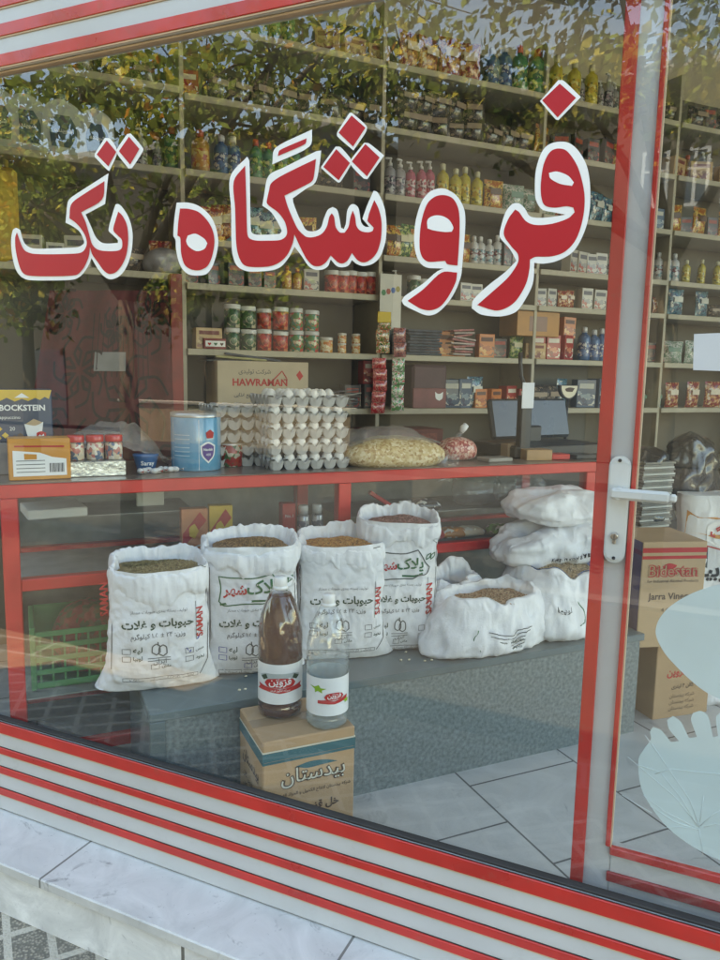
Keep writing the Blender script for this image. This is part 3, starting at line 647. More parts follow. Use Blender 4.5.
def grains(name, label, w, d, c1, c2, loc, rz, seed, size=.006, amp=.03, n=1300, group=None):
    m1 = pmat('grain_'+name+str(seed), [c1, c2, tuple(int(v*.55) for v in c1), c2, c1], 230, .7, 0)
    mb = MB(); rr = random.Random(seed)
    def H(x, y): return amp*(1-(2*x/w)**2)*(1-(2*y/d)**2)+.012*nz(x*14, y*14, 0, seed)
    def g(u, v):
        a = 2*pi*u; n_ = 3; k = (abs(cos(a))**n_+abs(sin(a))**n_)**(-1/n_)*v
        x = w/2*k*cos(a); y = d/2*k*sin(a); return Vector((x, y, H(x, y)))
    mb.grid(28, 10, g, m1, wrap=True)
    for i in range(n):
        a = rr.random()*2*pi; k = math.sqrt(rr.random())*.97; kk = (abs(cos(a))**3+abs(sin(a))**3)**(-1/3)*k
        x = w/2*kk*cos(a); y = d/2*kk*sin(a); z = H(x, y)+size*.3
        q = size*(.7+.6*rr.random()); t = rr.random()*pi; e = q*1.5*cos(t); f = q*1.5*sin(t)
        mb.add([(x+e, y+f, z), (x-f*.6, y+e*.6, z), (x-e, y-f, z), (x+f*.6, y-e*.6, z), (x, y, z+q*.7)], [(0, 1, 4), (1, 2, 4), (2, 3, 4), (3, 0, 4)], m1, True)
    o = mb.build(name, None, loc, rz); return tag(o, label, None, group, 'stuff')
def open_sack(label, px, py, w, d, h, seed, rz, fill, logo=1, tick=False, blue=False, Yc=None, up=0, fillz=.93, tops=.97):
    sk = Sack(w, d, h, seed, top=tops); base = oz(px, py, PZ); base.z = PZ+.001; base.y += d/2*.8; 
    if Yc: base.y = Yc
    r = thing('grain_sack', label, 'sack', base, rz, 'open printed sacks in a row on the platform')
    mb = MB(); NU, NV = 190, 80
    mb.grid(NU, NV, lambda u, v: sk.pt(u, v), WOV, wrap=True)
    mb.add([sk.pt(i/NU, 0) for i in range(NU)], [list(range(NU))[::-1]], WOV)
    mb.build('sack_body', r)
    # rolled rim: up, over and down outside, with wobble; and inner wall down to the grain
    mb = MB()
    prof = [(.004, -.062), (.008, -.052), (.010, -.03), (.009, -.01), (.006, .004), (.0, .009), (-.006, .004), (-.010, -.01), (-.015, -.03), (-.02, -.06), (-.024, -.09)]
    def rim(u, v):
        k = v*(len(prof)-1); i = min(int(k), len(prof)-2); f = k-i
        g = prof[i][0]*(1-f)+prof[i+1][0]*f; dz = prof[i][1]*(1-f)+prof[i+1][1]*f
        a = 2*pi*u; lowv = nz(cos(a)*1.6, sin(a)*1.6, 0, seed+20)
        if dz < -.005 and g > 0: dz *= 1+.8*lowv+.55*nz(cos(a)*4, sin(a)*4, 1, seed)
        p = sk.pt(u, .995, g*(1+.7*nz(cos(a)*6, sin(a)*6, v*2, seed+8)+.5*nz(cos(a)*15, sin(a)*15, v*3, seed+9)))
        p.z = h+dz+.018*lowv+.010*nz(cos(a)*7, sin(a)*7, v*2, seed+30)+.006*nz(cos(a)*17, sin(a)*17, v*3, seed+31)+.026*sin(a)
        return p
    mb.grid(180, 40, rim, WOV, wrap=True); mb.build('rolled_rim', r)
    bag_print(sk, r, logo, tick, blue, up)
    nm, lb, c1, c2, sz = fill
    off = Vector((0, .006, h-.026))
    grains(nm, lb, w*.97-.055, d*1.0-.055, c1, c2, base+off, rz, seed, sz, .026)
    return r
S1 = open_sack('white sack of greenish lentils with a blue pen tick, leftmost in the row', 165, 690, .345, .24, .415, 1, -.10, ('lentils', 'small greenish brown lentils heaped in the leftmost sack', (150, 138, 100), (120, 104, 66), .004), logo=.0, tick=True, tops=.90, up=.15)
S2 = open_sack('white sack of brown beans with a full green and red logo, behind the vinegar', 259, 674, .335, .25, .46, 2, -.18, ('beans', 'mottled brown beans heaped in the sack behind the dark bottle', (176, 138, 92), (120, 88, 52), .007), logo=1, blue=True)
S3 = open_sack('white sack of orange split peas behind the clear bottle', 348, 660, .35, .24, .44, 3, -.22, ('split_peas', 'orange split peas filling the sack behind the clear bottle', (205, 150, 84), (178, 116, 56), .005), logo=.0, tops=.90, up=.11)
S4 = open_sack('tallest white sack, filled with speckled reddish beans, at the row\'s right end', 408, 650, .305, .24, .505, 4, -.34, ('beans', 'speckled pinkish beans in the tallest sack', (170, 128, 118), (110, 62, 56), .007), logo=1, tops=1.0)
# slumped and lying sacks (draped bodies)
def slump(name, label, cat, loc, rz, w, d, h, seed, m=WOV, group=None, open_top=False, px=2.6, wr=.02, sag=.5, mat2=None):
    r = thing(name, label, cat, loc, rz, group)
    def g(u, v):
        a = 2*pi*u; ca, sa = cos(a), sin(a); n = px; k = (abs(ca)**n+abs(sa)**n)**(-1/n)
        if open_top: rr = [1.02, 1.12, 1.10, 1.0, .86, .80, .74, .70][min(7, int(v*7.999))]; 
        t = v*pi*(.5 if open_top else 1)
        rad = (sin(min(pi, max(.0, t+.25)))**.55 if t+.25 < pi else 0) if not open_top else 1-.25*v**1.5
        x = w/2*k*ca*rad; y = d/2*k*sa*rad
        z = (h*(.5-.5*cos(t)) if not open_top else h*v)
        q = nz(x*5, y*5, z*5, seed)*1.1+nz(x*12, y*12, z*12, seed+4)*.7+.45*abs(nz(x*22, y*22, z*10, seed+6))
        c = 1+wr*q/max(.06, math.hypot(x, y))
        z2 = z+wr*.9*(nz(x*6, y*6, z*3, seed+11)+.5*nz(x*16, y*16, z, seed+12))*min(1, z/.04)
        return Vector((x*c, y*c, max(.001, z2)))
    mb = MB(); mb.grid(84, 30, g, m, wrap=True); b = mb.build('sack_body', r)
    return r, g
G3 = 'white sacks piled at the platform\'s right end'
PZ1 = PZ+.001
b = oz(500, 655, PZ)
# front slumped bag, open, with pale nuts
def slump_open(label, loc, rz, w, d, h, seed, lining=None, fill=None, printing=None):
    r = thing('grain_sack', label, 'sack', loc, rz, G3)
    prof = [(0.97, 0), (1.06, .06), (1.08, .25), (1.02, .55), (.93, .8), (.86, .95), (.80, 1.02), (.72, 1.03), (.66, .93), (.60, .76), (.55, .62)]
    def g(u, v):
        k = v*(len(prof)-1); i = min(int(k), len(prof)-2); f = k-i
        rad = prof[i][0]*(1-f)+prof[i+1][0]*f; zz = prof[i][1]*(1-f)+prof[i+1][1]*f
        a = 2*pi*u; ca, sa = cos(a), sin(a); kk = (abs(ca)**2.5+abs(sa)**2.5)**(-1/2.5)
        x = w/2*kk*ca*rad*(1+.10*abs(ca)**5*max(0, 1-zz*2)); y = d/2*kk*sa*rad
        rag = .20*nz(ca*1.3, sa*1.3, 0, seed+1)+.05*nz(ca*4, sa*4, 0, seed+2)
        z = h*zz*(1+(rag+.10*sa)*min(1, zz))
        q = nz(x*6, y*6, z*6, seed)+.8*nz(x*14, y*14, z*14, seed+4)+1.6*abs(nz(x*16, y*16, z*9, seed+6))+.9*abs(nz(x*34, y*34, z*20, seed+8))
        c = 1-.018*(q-.6)/max(.06, math.hypot(x, y))
        return Vector((x*c, y*c, max(.001, z+.010*nz(x*13, y*13, z*4, seed+7)*min(1, zz*3))))
    mb = MB(); mb.grid(100, 34, g, WOV, wrap=True); mb.build('sack_body', r)
    if lining:
        mb = MB(); mb.grid(80, 10, lambda u, v: g(u, .68+.22*v)+Vector((0, 0, .003))*1-Vector((g(u, .7).x, g(u, .7).y, 0))*.04, lining, wrap=True); mb.build('lining', r)
    if printing:
        tb = {}
        def F(x, z):
            v = min(.45, max(.02, {0: 0}.get(0, 0)+z/h*.42)); k = round(v, 2)
            if k not in tb: tb[k] = sorted((p.x, p.y, p.z) for p in [g(.5+.5*i/60, k) for i in range(61)])
            T = tb[k]
            for i in range(len(T)-1):
                if T[i][0] <= x <= T[i+1][0]: return Vector((x, T[i][1]-.004, max(.004, z)))
            return Vector((x, T[0][1] if x < 0 else T[-1][1], z))
        pm = MB(); printing(pm, F); pm.build('printing', r)
    if fill:
        nm, lb, c1, c2, sz = fill
        c, s_ = cos(rz), sin(rz)
        grains(nm, lb, w*.72, d*.74, c1, c2, Vector(loc)+Vector((0, 0, h*.86)), rz, seed, sz, .03, 900)
    return r
def pr_front(mb, F):
    strip(mb, spline([(-.14, .115), (-.155, .07), (-.13, .035), (-.12, .012)], 6)[:18], .004, GRN, F)
    for k in range(5): strip(mb, dens([(-.10+.01*k, .105-.018*k), (.0, .08-.015*k), (.11-.005*k, .10-.014*k)]), .0035, GREY, F)
    write(mb, 'تولید و بسته بندی انواع حبوبات', DGRN, F, .03, .05, width=.18, bold=.03)
    write(mb, 'شرکت بسته بندی حبوبات و غلات', DGRN, F, .02, .022, width=.22, bold=.03)
loc = Vector((1.665, 2.43, PZ1))
slump_open('low slumped white sack of pale nuts, at the front of the pile', loc, .06, .52, .27, .205, 11, None, ('nuts', 'pale nuts inside the low slumped sack at the front', (196, 170, 140), (158, 120, 92), .007), pr_front)
# two lying behind it and the stack at right
def pr_keep(mb, F):
    write(mb, 'Keep in cool & dry place', BLK, F, .0, .06, width=.24, bold=.02)
slump_open('small crumpled white sack lying behind the slumped one', Vector((1.62, 2.63, PZ1)), .3, .30, .2, .24, 17)
def pr_low(mb, F):
    write(mb, 'لوبیا', GREY, F, -.12, .13, width=.05); strip(mb, spline([(-.06, .17), (-.03, .13), (-.02, .08), (-.045, .06), (-.08, .04)], 5)[:20], .005, GRN, F)
slump_open('fat white sack with blue lining, bottom of the right-hand pile', Vector((2.06, 2.50, PZ1)), .05, .44, .36, .29, 23, WOVB, ('beans', 'pale beans in the blue-lined sack', (200, 180, 150), (170, 140, 100), .007), pr_low)
def lying(label, loc, rz, w, d, h, seed, printing=None, mt=WOV, tilt=0):
    r = thing('grain_sack', label, 'sack', loc, rz, G3)
    if tilt: r.rotation_euler = (0, tilt, rz)
    def g(u, v):
        a = 2*pi*u; ca, sa = cos(a), sin(a); kk = (abs(ca)**3+abs(sa)**3)**(-1/3)
        t = v*pi; rad = max(0.0, sin(t))**.42 if 0 < v < 1 else 0
        x = w/2*kk*ca*rad; y = d/2*kk*sa*rad; z = h/2-h/2*cos(t)*(1-.35*abs(ca)**6)
        q = nz(x*5, y*5, z*8, seed)+.8*nz(x*13, y*13, z*10, seed+4)+1.5*abs(nz(x*9, y*9, z*14, seed+6))+.9*abs(nz(x*24, y*24, z*24, seed+8))
        c = 1-.028*(q-.6)/max(.07, math.hypot(x, y))
        return Vector((x*c, y*c, max(.001, z+(.02*nz(x*8, y*8, 0, seed+7)-.018*abs(nz(x*13+y*4, y*11, 0, seed+17)))*(1 if z > h*.3 else 0))))
    mb = MB(); mb.grid(90, 30, g, mt, wrap=True); mb.build('sack_body', r)
    if printing:
        P = [[g(.5+.5*i/60, k/30) for i in range(61)] for k in range(4, 22)]
        def F(x, z):
            row = min(P, key=lambda T: abs(T[30].z-z)); best = min(row, key=lambda p: abs(p.x-x)); return Vector((x, best.y-.020, z))
        pm = MB(); printing(pm, F); pm.build('printing', r)
    return r
lying('plump white sack with black English print, middle of the right-hand pile', Vector((2.12, 2.62, PZ1+.245)), -.06, .56, .34, .19, 31, pr_keep, tilt=-.06)
lying('crinkled white sack on top of the right-hand pile', Vector((2.18, 2.66, PZ1+.415)), .04, .50, .34, .155, 37)
# ================================================================ CARTON + BOTTLES
CX0, CX1 = .602, .893; CY0, CY1 = 1.975, 2.225
ct = thing('vinegar_carton', 'brown cardboard carton with green bands and Persian print, under the two bottles', 'carton', ((CX0+CX1)/2, (CY0+CY1)/2, FLOOR), .0)
cw, cd, ch = CX1-CX0, CY1-CY0, -1.066-FLOOR
TEAL = mat('ink_teal', (.015, .10, .12), .6, .1); PALE = mat('ink_pale', (.55, .52, .42), .6, .1); BRN = mat('ink_brown', (.07, .035, .02), .6, .1)
mb = MB(); mb.bbox(-cw/2, cw/2, -cd/2, cd/2, 0, ch, KRAFT, .004)
mb.build('cardboard', ct)
mb = MB(); mb.box(-cw/2+.002, cw/2-.002, -.0008, .0008, ch, ch+.0008, BRN); mb.box(-cw/2, cw/2, -.026, .026, ch+.0002, ch+.0009, mat('brown_tape', (.33, .21, .12), .25, .05, coat=.4)); mb.build('tape', ct)
mb = MB(); e = .0012
for z0, z1, m in ((ch-.062, ch-.036, TEAL), (ch-.035, ch-.031, PALE), (ch-.071, ch-.0635, TEAL)):
    mb.box(-cw/2-e, cw/2+e, -cd/2-e, cd/2+e, z0, z1, m)
Ff = lambda x, z: Vector((x, -cd/2-.0016, z)); Fs = lambda y, z: Vector((-cw/2-.0016, -y, z))
Ff2 = lambda x, z: Vector((x, -cd/2-.0024, z))
write(mb, 'بیدستان', BRN, Ff, .012, ch-.140, width=.205, bold=.055)
write(mb, 'بیدستان', PALE, Ff2, .012, ch-.140, width=.203, bold=.0)
mb.poly(spline([(-.045, ch-.092), (.0, ch-.084), (.05, ch-.088), (.09, ch-.100), (.03, ch-.102), (-.01, ch-.103)], 4), TEAL, Ff)
write(mb, 'شرکه بیدستان لانتاج الکحول و المواد الغذائیه', BRN, Ff, .01, ch-.18, width=.245, bold=.012)
write(mb, 'خل قزوین', BRN, Ff, .03, ch-.238, width=.13, bold=.03)
write(mb, 'بیدستان', BRN, Fs, .0, ch-.140, width=.17, bold=.02); 
for k in range(4): write(mb, 'سرکه قزوین گالن', BRN, Fs, .0, ch-.195-.035*k, width=.16, bold=.015)
mb.build('printing', ct)
def bottle(loc, s, liq, liqtop, cap, labelfn, label, ring=False, rz=0):
    r = thing('vinegar_bottle', label, 'bottle', loc, rz, None)
    H = .445*s; Rr = .070*s
    prof = [(.0, 0), (.80, 0), (.93, .012), (1, .04), (1.0, .075), (.985, .08), (.97, .10), (.985, .12), (.965, .14), (.965, .36), (.985, .38), (.955, .40), (1.0, .42), (1.0, .50), (.97, .60), (.90, .68), (.76, .76), (.58, .835), (.40, .885), (.27, .91), (.25, .925), (.25, .95)]
    pr = [(max(.0005, a*Rr), b*H) for a, b in prof]
    fine = []
    for i in range(len(pr)-1):
        k = 3 if pr[i+1][1]-pr[i][1] > .012 else 1
        for j in range(k): f = j/k; fine.append((pr[i][0]*(1-f)+pr[i+1][0]*f, pr[i][1]*(1-f)+pr[i+1][1]*f))
    fine.append(pr[-1])
    def rib(a, z):
        t = z/H
        if .46 < t < .88: return 1+.022*sin(9*a+t*26)*min(1, (t-.46)*12)*min(1, (.88-t)*12)
        if t < .09: return 1+.02*sin(10*a)*(1-t/.09)
        return 1
    PET = clear('bottle_plastic', (.95, .97, .97), 1.8, .02, .02, bump=.003, bscale=16)
    mb = MB(); mb.lathe(fine, PET, 72, fn=rib, cap=False); mb.build('bottle_body', r)
    lp = [(x*.975, z) for x, z in fine if z < liqtop*H]; lr = lp[-1][0]; lp.append((lr, liqtop*H)); lp.append((.0005, liqtop*H+.0005))
    lp[0] = (.0005, .001); mb = MB(); mb.lathe([(a, max(.001, b)) for a, b in lp], liq, 48, fn=rib, cap=False); mb.build('liquid', r)
    mb = MB(); n = 26; z0 = .955*H-.012
    mb.lathe([(.018*s, z0-.016*s), (.0235*s, z0-.014*s), (.0235*s, z0-.007*s), (.0195*s, z0-.005*s), (.0205*s, z0-.003*s), (.0205*s, z0+.020*s), (.018*s, z0+.024*s), (.0005, z0+.0245*s)], PW, n, fn=lambda a, z: 1+.02*(sin(20*a) > 0), cap=False)
    if ring: mb.tube([(.024*s+.017*s*cos(a), 0, z0+.008*s+.016*s*sin(a)) for a in [2*pi*i/20 for i in range(21)]], .0035*s, PW, 6)
    mb.build('cap', r)
    lb = MB(); LB = mat('label_white', (.74, .76, .76), .35, .03, coat=.3)
    zb, zt = .115*H, .40*H; rl = Rr*.992
    lb.grid(48, 2, lambda u, v: Vector((rl*cos(2*pi*u), rl*sin(2*pi*u), zb+(zt-zb)*v)), LB, wrap=True)
    lo_ = lb.build('label', r)
    F = lambda x, z, o=.0008: Vector((( rl+o)*sin(x/rl), -(rl+o)*cos(x/rl), z))
    pm = MB(); labelfn(pm, F, (zb+zt)/2+.004, s*1.5); pm.build('label_print', lo_)
    return r
def lab1(mb, F, zc, s):
    DG_ = mat('leaf_dark', (.03, .06, .035), .6)
    mb.poly(spline([(-.046*s, zc+.022), (-.03*s, zc+.030), (.03*s, zc+.030), (.046*s, zc+.022), (.04*s, zc+.012), (-.04*s, zc+.012)], 4), mat('label_grey', (.42, .46, .45), .5), F, .008)
    for sx in (-1, 1): mb.poly(spline([(sx*.044*s, zc+.018), (sx*.030*s, zc+.028), (sx*.026*s, zc+.016), (sx*.036*s, zc+.008)], 4), DG_, lambda x, z: F(x, z, .0012), .008)
    F2 = lambda x, z: F(x, z, .0016); F3 = lambda x, z: F(x, z, .0022); F4 = lambda x, z: F(x, z, .0028)
    mb.poly(spline([(-.033*s, zc), (-.026*s, zc+.012), (0, zc+.017), (.026*s, zc+.012), (.033*s, zc), (.026*s, zc-.011), (0, zc-.015), (-.026*s, zc-.011)], 5), RINK, F3, .008)
    mb.poly([(-.052*s, zc-.006), (-.03*s, zc-.012), (0, zc-.018), (.03*s, zc-.012), (.052*s, zc-.006), (.048*s, zc-.016), (.055*s, zc-.026), (.03*s, zc-.026), (0, zc-.032), (-.03*s, zc-.026), (-.055*s, zc-.026), (-.048*s, zc-.016)][::-1], RINK, F2, .008)
    write(mb, 'قزوین', LB_W, F4, 0, zc-.004, width=.046*s, bold=.02)
    write(mb, 'سرکه', LB_W, F4, 0, zc+.009, width=.016*s)
    write(mb, 'سرکه انگور قرمز', LB_W, F3, 0, zc-.025, width=.04*s)
LB_W = mat('ink_white', (.8, .8, .78), .5, .02)
def lab2(mb, F, zc, s):
    GL = mat('leaf_lime', (.22, .42, .02), .6, .1)
    for cx, cz, k in ((-.022*s, zc+.022, 1), (.047*s, zc-.022, .7)):
        mb.poly([(cx-.022*k*s, cz+.006*k), (cx-.008*k*s, cz+.004*k), (cx+.002*k*s, cz+.011*k), (cx+.006*k*s, cz+.002*k), (cx+.019*k*s, cz+.001*k), (cx+.009*k*s, cz-.005*k), (cx+.010*k*s, cz-.014*k), (cx, cz-.008*k), (cx-.007*k*s, cz-.014*k), (cx-.008*k*s, cz-.003*k)], GL, F, .008)
    c = .014*s; F2 = lambda x, z: F(x, z, .0016); F3 = lambda x, z: F(x, z, .0022); F4 = lambda x, z: F(x, z, .0028)
    mb.poly(spline([(c-.022*s, zc-.004), (c-.016*s, zc+.006), (c, zc+.010), (c+.016*s, zc+.007), (c+.022*s, zc-.002), (c+.016*s, zc-.010), (c, zc-.013), (c-.016*s, zc-.012)], 5), RINK, F3, .008)
    mb.poly([(c-.036*s, zc-.014), (c-.018*s, zc-.012), (c, zc-.017), (c+.02*s, zc-.010), (c+.034*s, zc-.004), (c+.034*s, zc-.015), (c+.018*s, zc-.022), (c, zc-.026), (c-.022*s, zc-.024), (c-.036*s, zc-.024)][::-1], RINK, F2, .008)
    write(mb, 'قزوین', LB_W, F4, c, zc-.005, width=.030*s, bold=.02)
    write(mb, 'سرکه', LB_W, F4, c, zc+.004, width=.010*s)
p1 = oz(280, 711, -1.066); p2 = oz(327, 722, -1.066)
BROWN = liquid('vinegar_brown', (.060, .009, .006), 1.33, .10, .03); WATER = clear('vinegar_clear', (.90, .95, .95), 1.3, .02, .10, (.8, .88, .9), bump=.004, bscale=22)
bottle(Vector((p1.x, p1.y+.0, -1.0645)), 1.0, BROWN, .86, PW, lab1, 'plastic bottle of dark brown vinegar with red label and ringed cap', True, rz=-.32)
bottle(Vector((p2.x, p2.y+.0, -1.0645)), .93, WATER, .50, PW, lab2, 'plastic bottle of clear vinegar with lime leaves on its label', rz=-.36)

mb = MB(); r9 = random.Random(5); SPB = mat('bean_pale', (.62, .56, .42), .6, .2)
for k in range(34):
    x = PX0+.45+r9.gauss(0, .10)+(.6 if k % 4 == 0 else 0); y = PY0+.05+abs(r9.gauss(0, .05)); mb.ball((x, y, PZ+.004), .006, .004, .0035, SPB, 6, 4)
tag(mb.build('spilled_beans'), 'few pale beans spilled on the platform in front of the sacks', None, None, 'stuff')
# ================================================================ COUNTER (red frame display case)
CY, CB = 2.80, 3.30; CT = -.395; cb = FLOOR
cn = thing('display_counter', 'long glass display counter with red tube frame, behind the sacks', 'counter', (0, 0, 0))
xs = (-.045, 1.19, 2.455); q = .027
mb = MB()
for i, x in enumerate(xs):
    for y in (CY, CB): m1 = MB(); m1.bbox(x-q, x+q, y-q, y+q, cb, CT-.052, REDI, .003); m1.build('post', cn)
for y in (CY, CB):
    m1 = MB(); m1.bbox(xs[0]-q, xs[2]+q, y-q, y+q, CT-.051, CT-.004, REDI, .003); m1.build('top_bar', cn)
    for a, b in ((0, 1), (1, 2)):
        m1 = MB(); m1.bbox(xs[a]+q+.0005, xs[b]-q-.0005, y-.022, y+.022, -.775, -.733, REDI, .003); m1.build('cross_bar', cn)
        m1 = MB(); m1.bbox(xs[a]+q+.0005, xs[b]-q-.0005, y-.022, y+.022, -1.40, -1.36, REDI, .003); m1.build('cross_bar', cn)
TOPM = mat('counter_top', (.16, .125, .10), .35, .2, 8, dirt=.3, coat=.3)
MB().bbox(xs[0]-q, xs[2]+q, CY-q, CB+q, CT-.0035, CT, TOPM, .001).build('counter_top', cn)
GB = mat('counter_back', (.24, .245, .22), .6, .2, 14, dirt=.35, dirtcol=(.2, .2, .18))
MB().box(xs[0]-.02, xs[2]+.02, CB+.03, CB+.036, cb, CT-.01, GB).build('back_panel', cn)
MB().box(xs[0]-.02, xs[2]+.02, CY+.025, CB+.028, -.757, -.751, GB).build('inner_shelf', cn)
MB().box(xs[0]-.02, xs[2]+.02, CY+.025, CB+.028, -1.19, -1.184, GB).build('inner_shelf', cn)
CG = clear('counter_glass', (.95, .97, .96), 1.4, .01, .05, (.42, .44, .42), dust=True)
for a, b in ((0, 1), (1, 2)):
    MB().add([(xs[a]+q, CY-.012, -1.36), (xs[b]-q, CY-.012, -1.36), (xs[b]-q, CY-.012, CT-.05), (xs[a]+q, CY-.012, CT-.05)], [(0, 1, 2, 3)], CG).build('front_glass', cn)
IS = -.7495
def simple(name, label, cat, loc, rz, fn, group=None):
    r = thing(name, label, cat, loc, rz, group); fn(r); return r
def carton(name, label, cat, loc, rz, w, d, h, m, prints=None, group=None, r=.003):
    t = thing(name, label, cat, loc, rz, group)
    MB().bbox(-w/2, w/2, -d/2, d/2, 0, h, m, r).build('box_body', t)
    if prints:
        pm = MB(); prints(pm, lambda x, z: Vector((x, -d/2-.0012, z)), w, h); pm.build('printing', t)
    return t
ORG = mat('box_orange', (.62, .25, .03), .45, .1, coat=.2); SALM = mat('box_salmon', (.60, .22, .10), .45, .1, coat=.2); YEL = mat('box_yellow', (.70, .45, .06), .45, .1, coat=.2)
NAVY = mat('box_navy', (.012, .035, .085), .35, .1, coat=.4); LB_W = mat('ink_white', (.8, .8, .78), .5, .02)
def pasta(mb, F, w, h):
    mb.poly([(-w*.45, h*.5), (w*.2, h*.93), (w*.45, h*.75), (-w*.45, h*.22)], RINK, F)
    F2 = lambda x, z: F(x, z)+Vector((0, -.0008, 0))
    mb.poly(spline([(-w*.2, h*.62), (0, h*.7), (w*.15, h*.55), (0, h*.4), (-w*.2, h*.45)], 4), YEL, F2)
    mb.box(-w*.42, w*.42, -.101, -.1002, 0, 0, YEL) if 0 else None
    strip(mb, [(-w*.45, h*.15), (w*.45, h*.3)], .006, LB_W, F2)
    write(mb, 'ماکارون', LB_W, F2, 0, h*.06, width=w*.6, bold=.02)
a = oy(193, 552, 3.0); 
carton('pasta_box', 'salmon and white noodle box standing inside the counter', 'box', (a.x, 2.98, IS), -.05, .105, .05, .20, SALM, pasta)
carton('pasta_box', 'yellow and orange noodle box inside the counter, beside the salmon one', 'box', (a.x+.10+.01, 2.99, IS), -.12, .095, .05, .205, YEL, pasta)
WB = mat('board_white', (.62, .62, .58), .6, .05)
a = oy(55, 512, 3.05); b_ = thing('notebook', 'thin white open box lying on the inner shelf of the counter', 'box', (a.x, 3.05, -.555), .12)
mb = MB(); mb.bbox(-.11, .10, -.10, .10, 0, .035, WB); mb.build('box_body', b_)
hs = MB().box(.02, .62, 2.98, 3.27, -.562, -.5565, GB); hs.build('inner_shelf', cn)
a = oy(151, 507, 3.1); carton('white_card', 'small cream card standing at the back of the counter shelf', 'card', (a.x, 3.12, -.556), 0, .11, .02, .08, WB)
a = oy(287, 545, 2.98)
carton('slim_box', 'slim red and white box beside two spray cans in the counter', 'box', (a.x, 2.98, IS), 0, .058, .05, .20, RINK, lambda mb, F, w, h: (mb.poly([(-w*.42, .01), (w*.42, .01), (w*.42, h*.45), (-w*.42, h*.45)], LB_W, F), write(mb, 'No.1', LB_W, F, 0, h*.7, width=w*.6)))
CANM = mat('can_silver', (.55, .56, .56), .3, .1, 20, metal=.6)
sp = thing('spray_can', 'silver spray can with white cap, standing in the counter', 'can', (oy(303, 545, 2.98).x, 2.98, IS), 0, 'two silver spray cans in the counter')
mb = MB(); mb.lathe([(.024, 0), (.026, .003), (.026, .135), (.02, .147)], CANM, 20); mb.build('can_body', sp)
mb = MB(); mb.lathe([(.021, .148), (.021, .18), (.018, .185)], PW, 20); mb.build('cap', sp)
MB().lathe([(.0264, .02), (.0264, .12)], pmat('spray_print', [(190, 190, 190), (120, 130, 140), (210, 205, 200)], 70), 20, cap=False).build('label', sp)
dup(sp, (oy(317, 545, 2.98).x, 2.985, IS), 1.2)
# green crate of red net bags
GP = mat('crate_green', (.05, .28, .09), .45, .1, coat=.1)
a = oy(85, 650, 3.0)
cr = thing('plastic_crate', 'green plastic crate on the lower shelf behind the left sack', 'crate', (.20, 3.03, -1.183), 0)
mb = MB(); W_, D_, H_ = .40, .30, .24
for x in (-W_/2, W_/2-.02): mb.bbox(x, x+.02, -D_/2, D_/2, 0, H_, GP)
for k in range(5): mb.bbox(-W_/2+.02, W_/2-.02, -D_/2, -D_/2+.008, .01+.048*k, .03+.048*k, GP, .002)
for k in range(9): mb.bbox(-W_/2+.03+.042*k, -W_/2+.038+.042*k, -D_/2+.009, -D_/2+.014, 0, H_-.03, GP, .001)
mb.bbox(-W_/2, W_/2, D_/2-.012, D_/2, 0, H_, GP); mb.bbox(-W_/2+.02, W_/2-.02, -D_/2+.01, D_/2-.012, 0, .01, GP); mb.build('crate_body', cr)
nbm = pmat('net_bag', [(150, 60, 50), (120, 90, 60), (70, 90, 50), (165, 85, 70)], 55, .8, 0)
t, g = slump('net_bag', 'reddish net bag of dried goods in the green crate', 'bag', (.22, 3.03, -1.168), 0, .28, .22, .28, 51, nbm, wr=.01)
# small goods in the right bay
a = oy(405, 498, 2.97); carton('price_card', 'small cream card in the counter, above the tallest sack', 'card', (a.x, 2.97, IS+.14), 0, .065, .01, .04, WB)
MB().box(1.24, 2.42, 2.90, 3.25, IS+.132, IS+.138, GB).build('inner_shelf', cn)
r = thing('ruler_pack', 'long thin red and white packet leaning in the counter', 'packet', (oy(380, 510, 2.96).x, 2.96, IS+.14), 0)
mb = MB(); mb.bbox(-.07, .07, -.012, .012, 0, .018, RINK, .003, Matrix.Rotation(radians(32), 4, 'Y')); mb.build('packet_body', r); r.location.z += .045
for k, (px, c, lb) in enumerate(((425, (60, 60, 66), 'grey crinkled sachets'), (452, (190, 120, 60), 'orange soap packet'), (470, (225, 205, 180), 'cream soap packet'), (500, (90, 150, 80), 'green striped packet'), (535, (185, 90, 85), 'reddish clear packet'), (432, (190, 50, 45), 'bright red packet'))):
    y = 2.95 if k < 5 else 2.93; z = IS+.139 if k in (0,) else IS
    pm_ = pmat('packet_%d' % k, [c, tuple(min(255, int(v*1.3)) for v in c), (225, 220, 210), c], 60, .3, .5)
    p = oy(px, 520, y); t, g = slump('soap_packet', lb+' lying in the right half of the counter', 'packet', (p.x, y, z), .1*k-.2, .13, .09, .05, 60+k, pm_, wr=.008, px=4)
PLB = clear('plastic_bag', (.93, .93, .92), 1.7, .12, .10, (.7, .7, .7), bump=.02, bscale=18)
for k, (px, lb) in enumerate(((475, 'crumpled clear bag hanging inside the counter glass'), (520, 'clear wrapped bundle inside the counter, near its red end post'))):
    p = oy(px, 505, 3.0); slump('clear_bag', lb, 'bag', (p.x, 3.0, IS+.139), .2, .26, .16, .16, 70+k, PLB, wr=.03)
carton('price_card', 'tiny white written card above the sack pile in the counter', 'card', (oy(548, 503, 2.9).x, 2.9, IS+.139), 0, .08, .008, .035, WB, lambda mb, F, w, h: write(mb, 'تخفیف', BLK, F, 0, h*.35, width=w*.7))
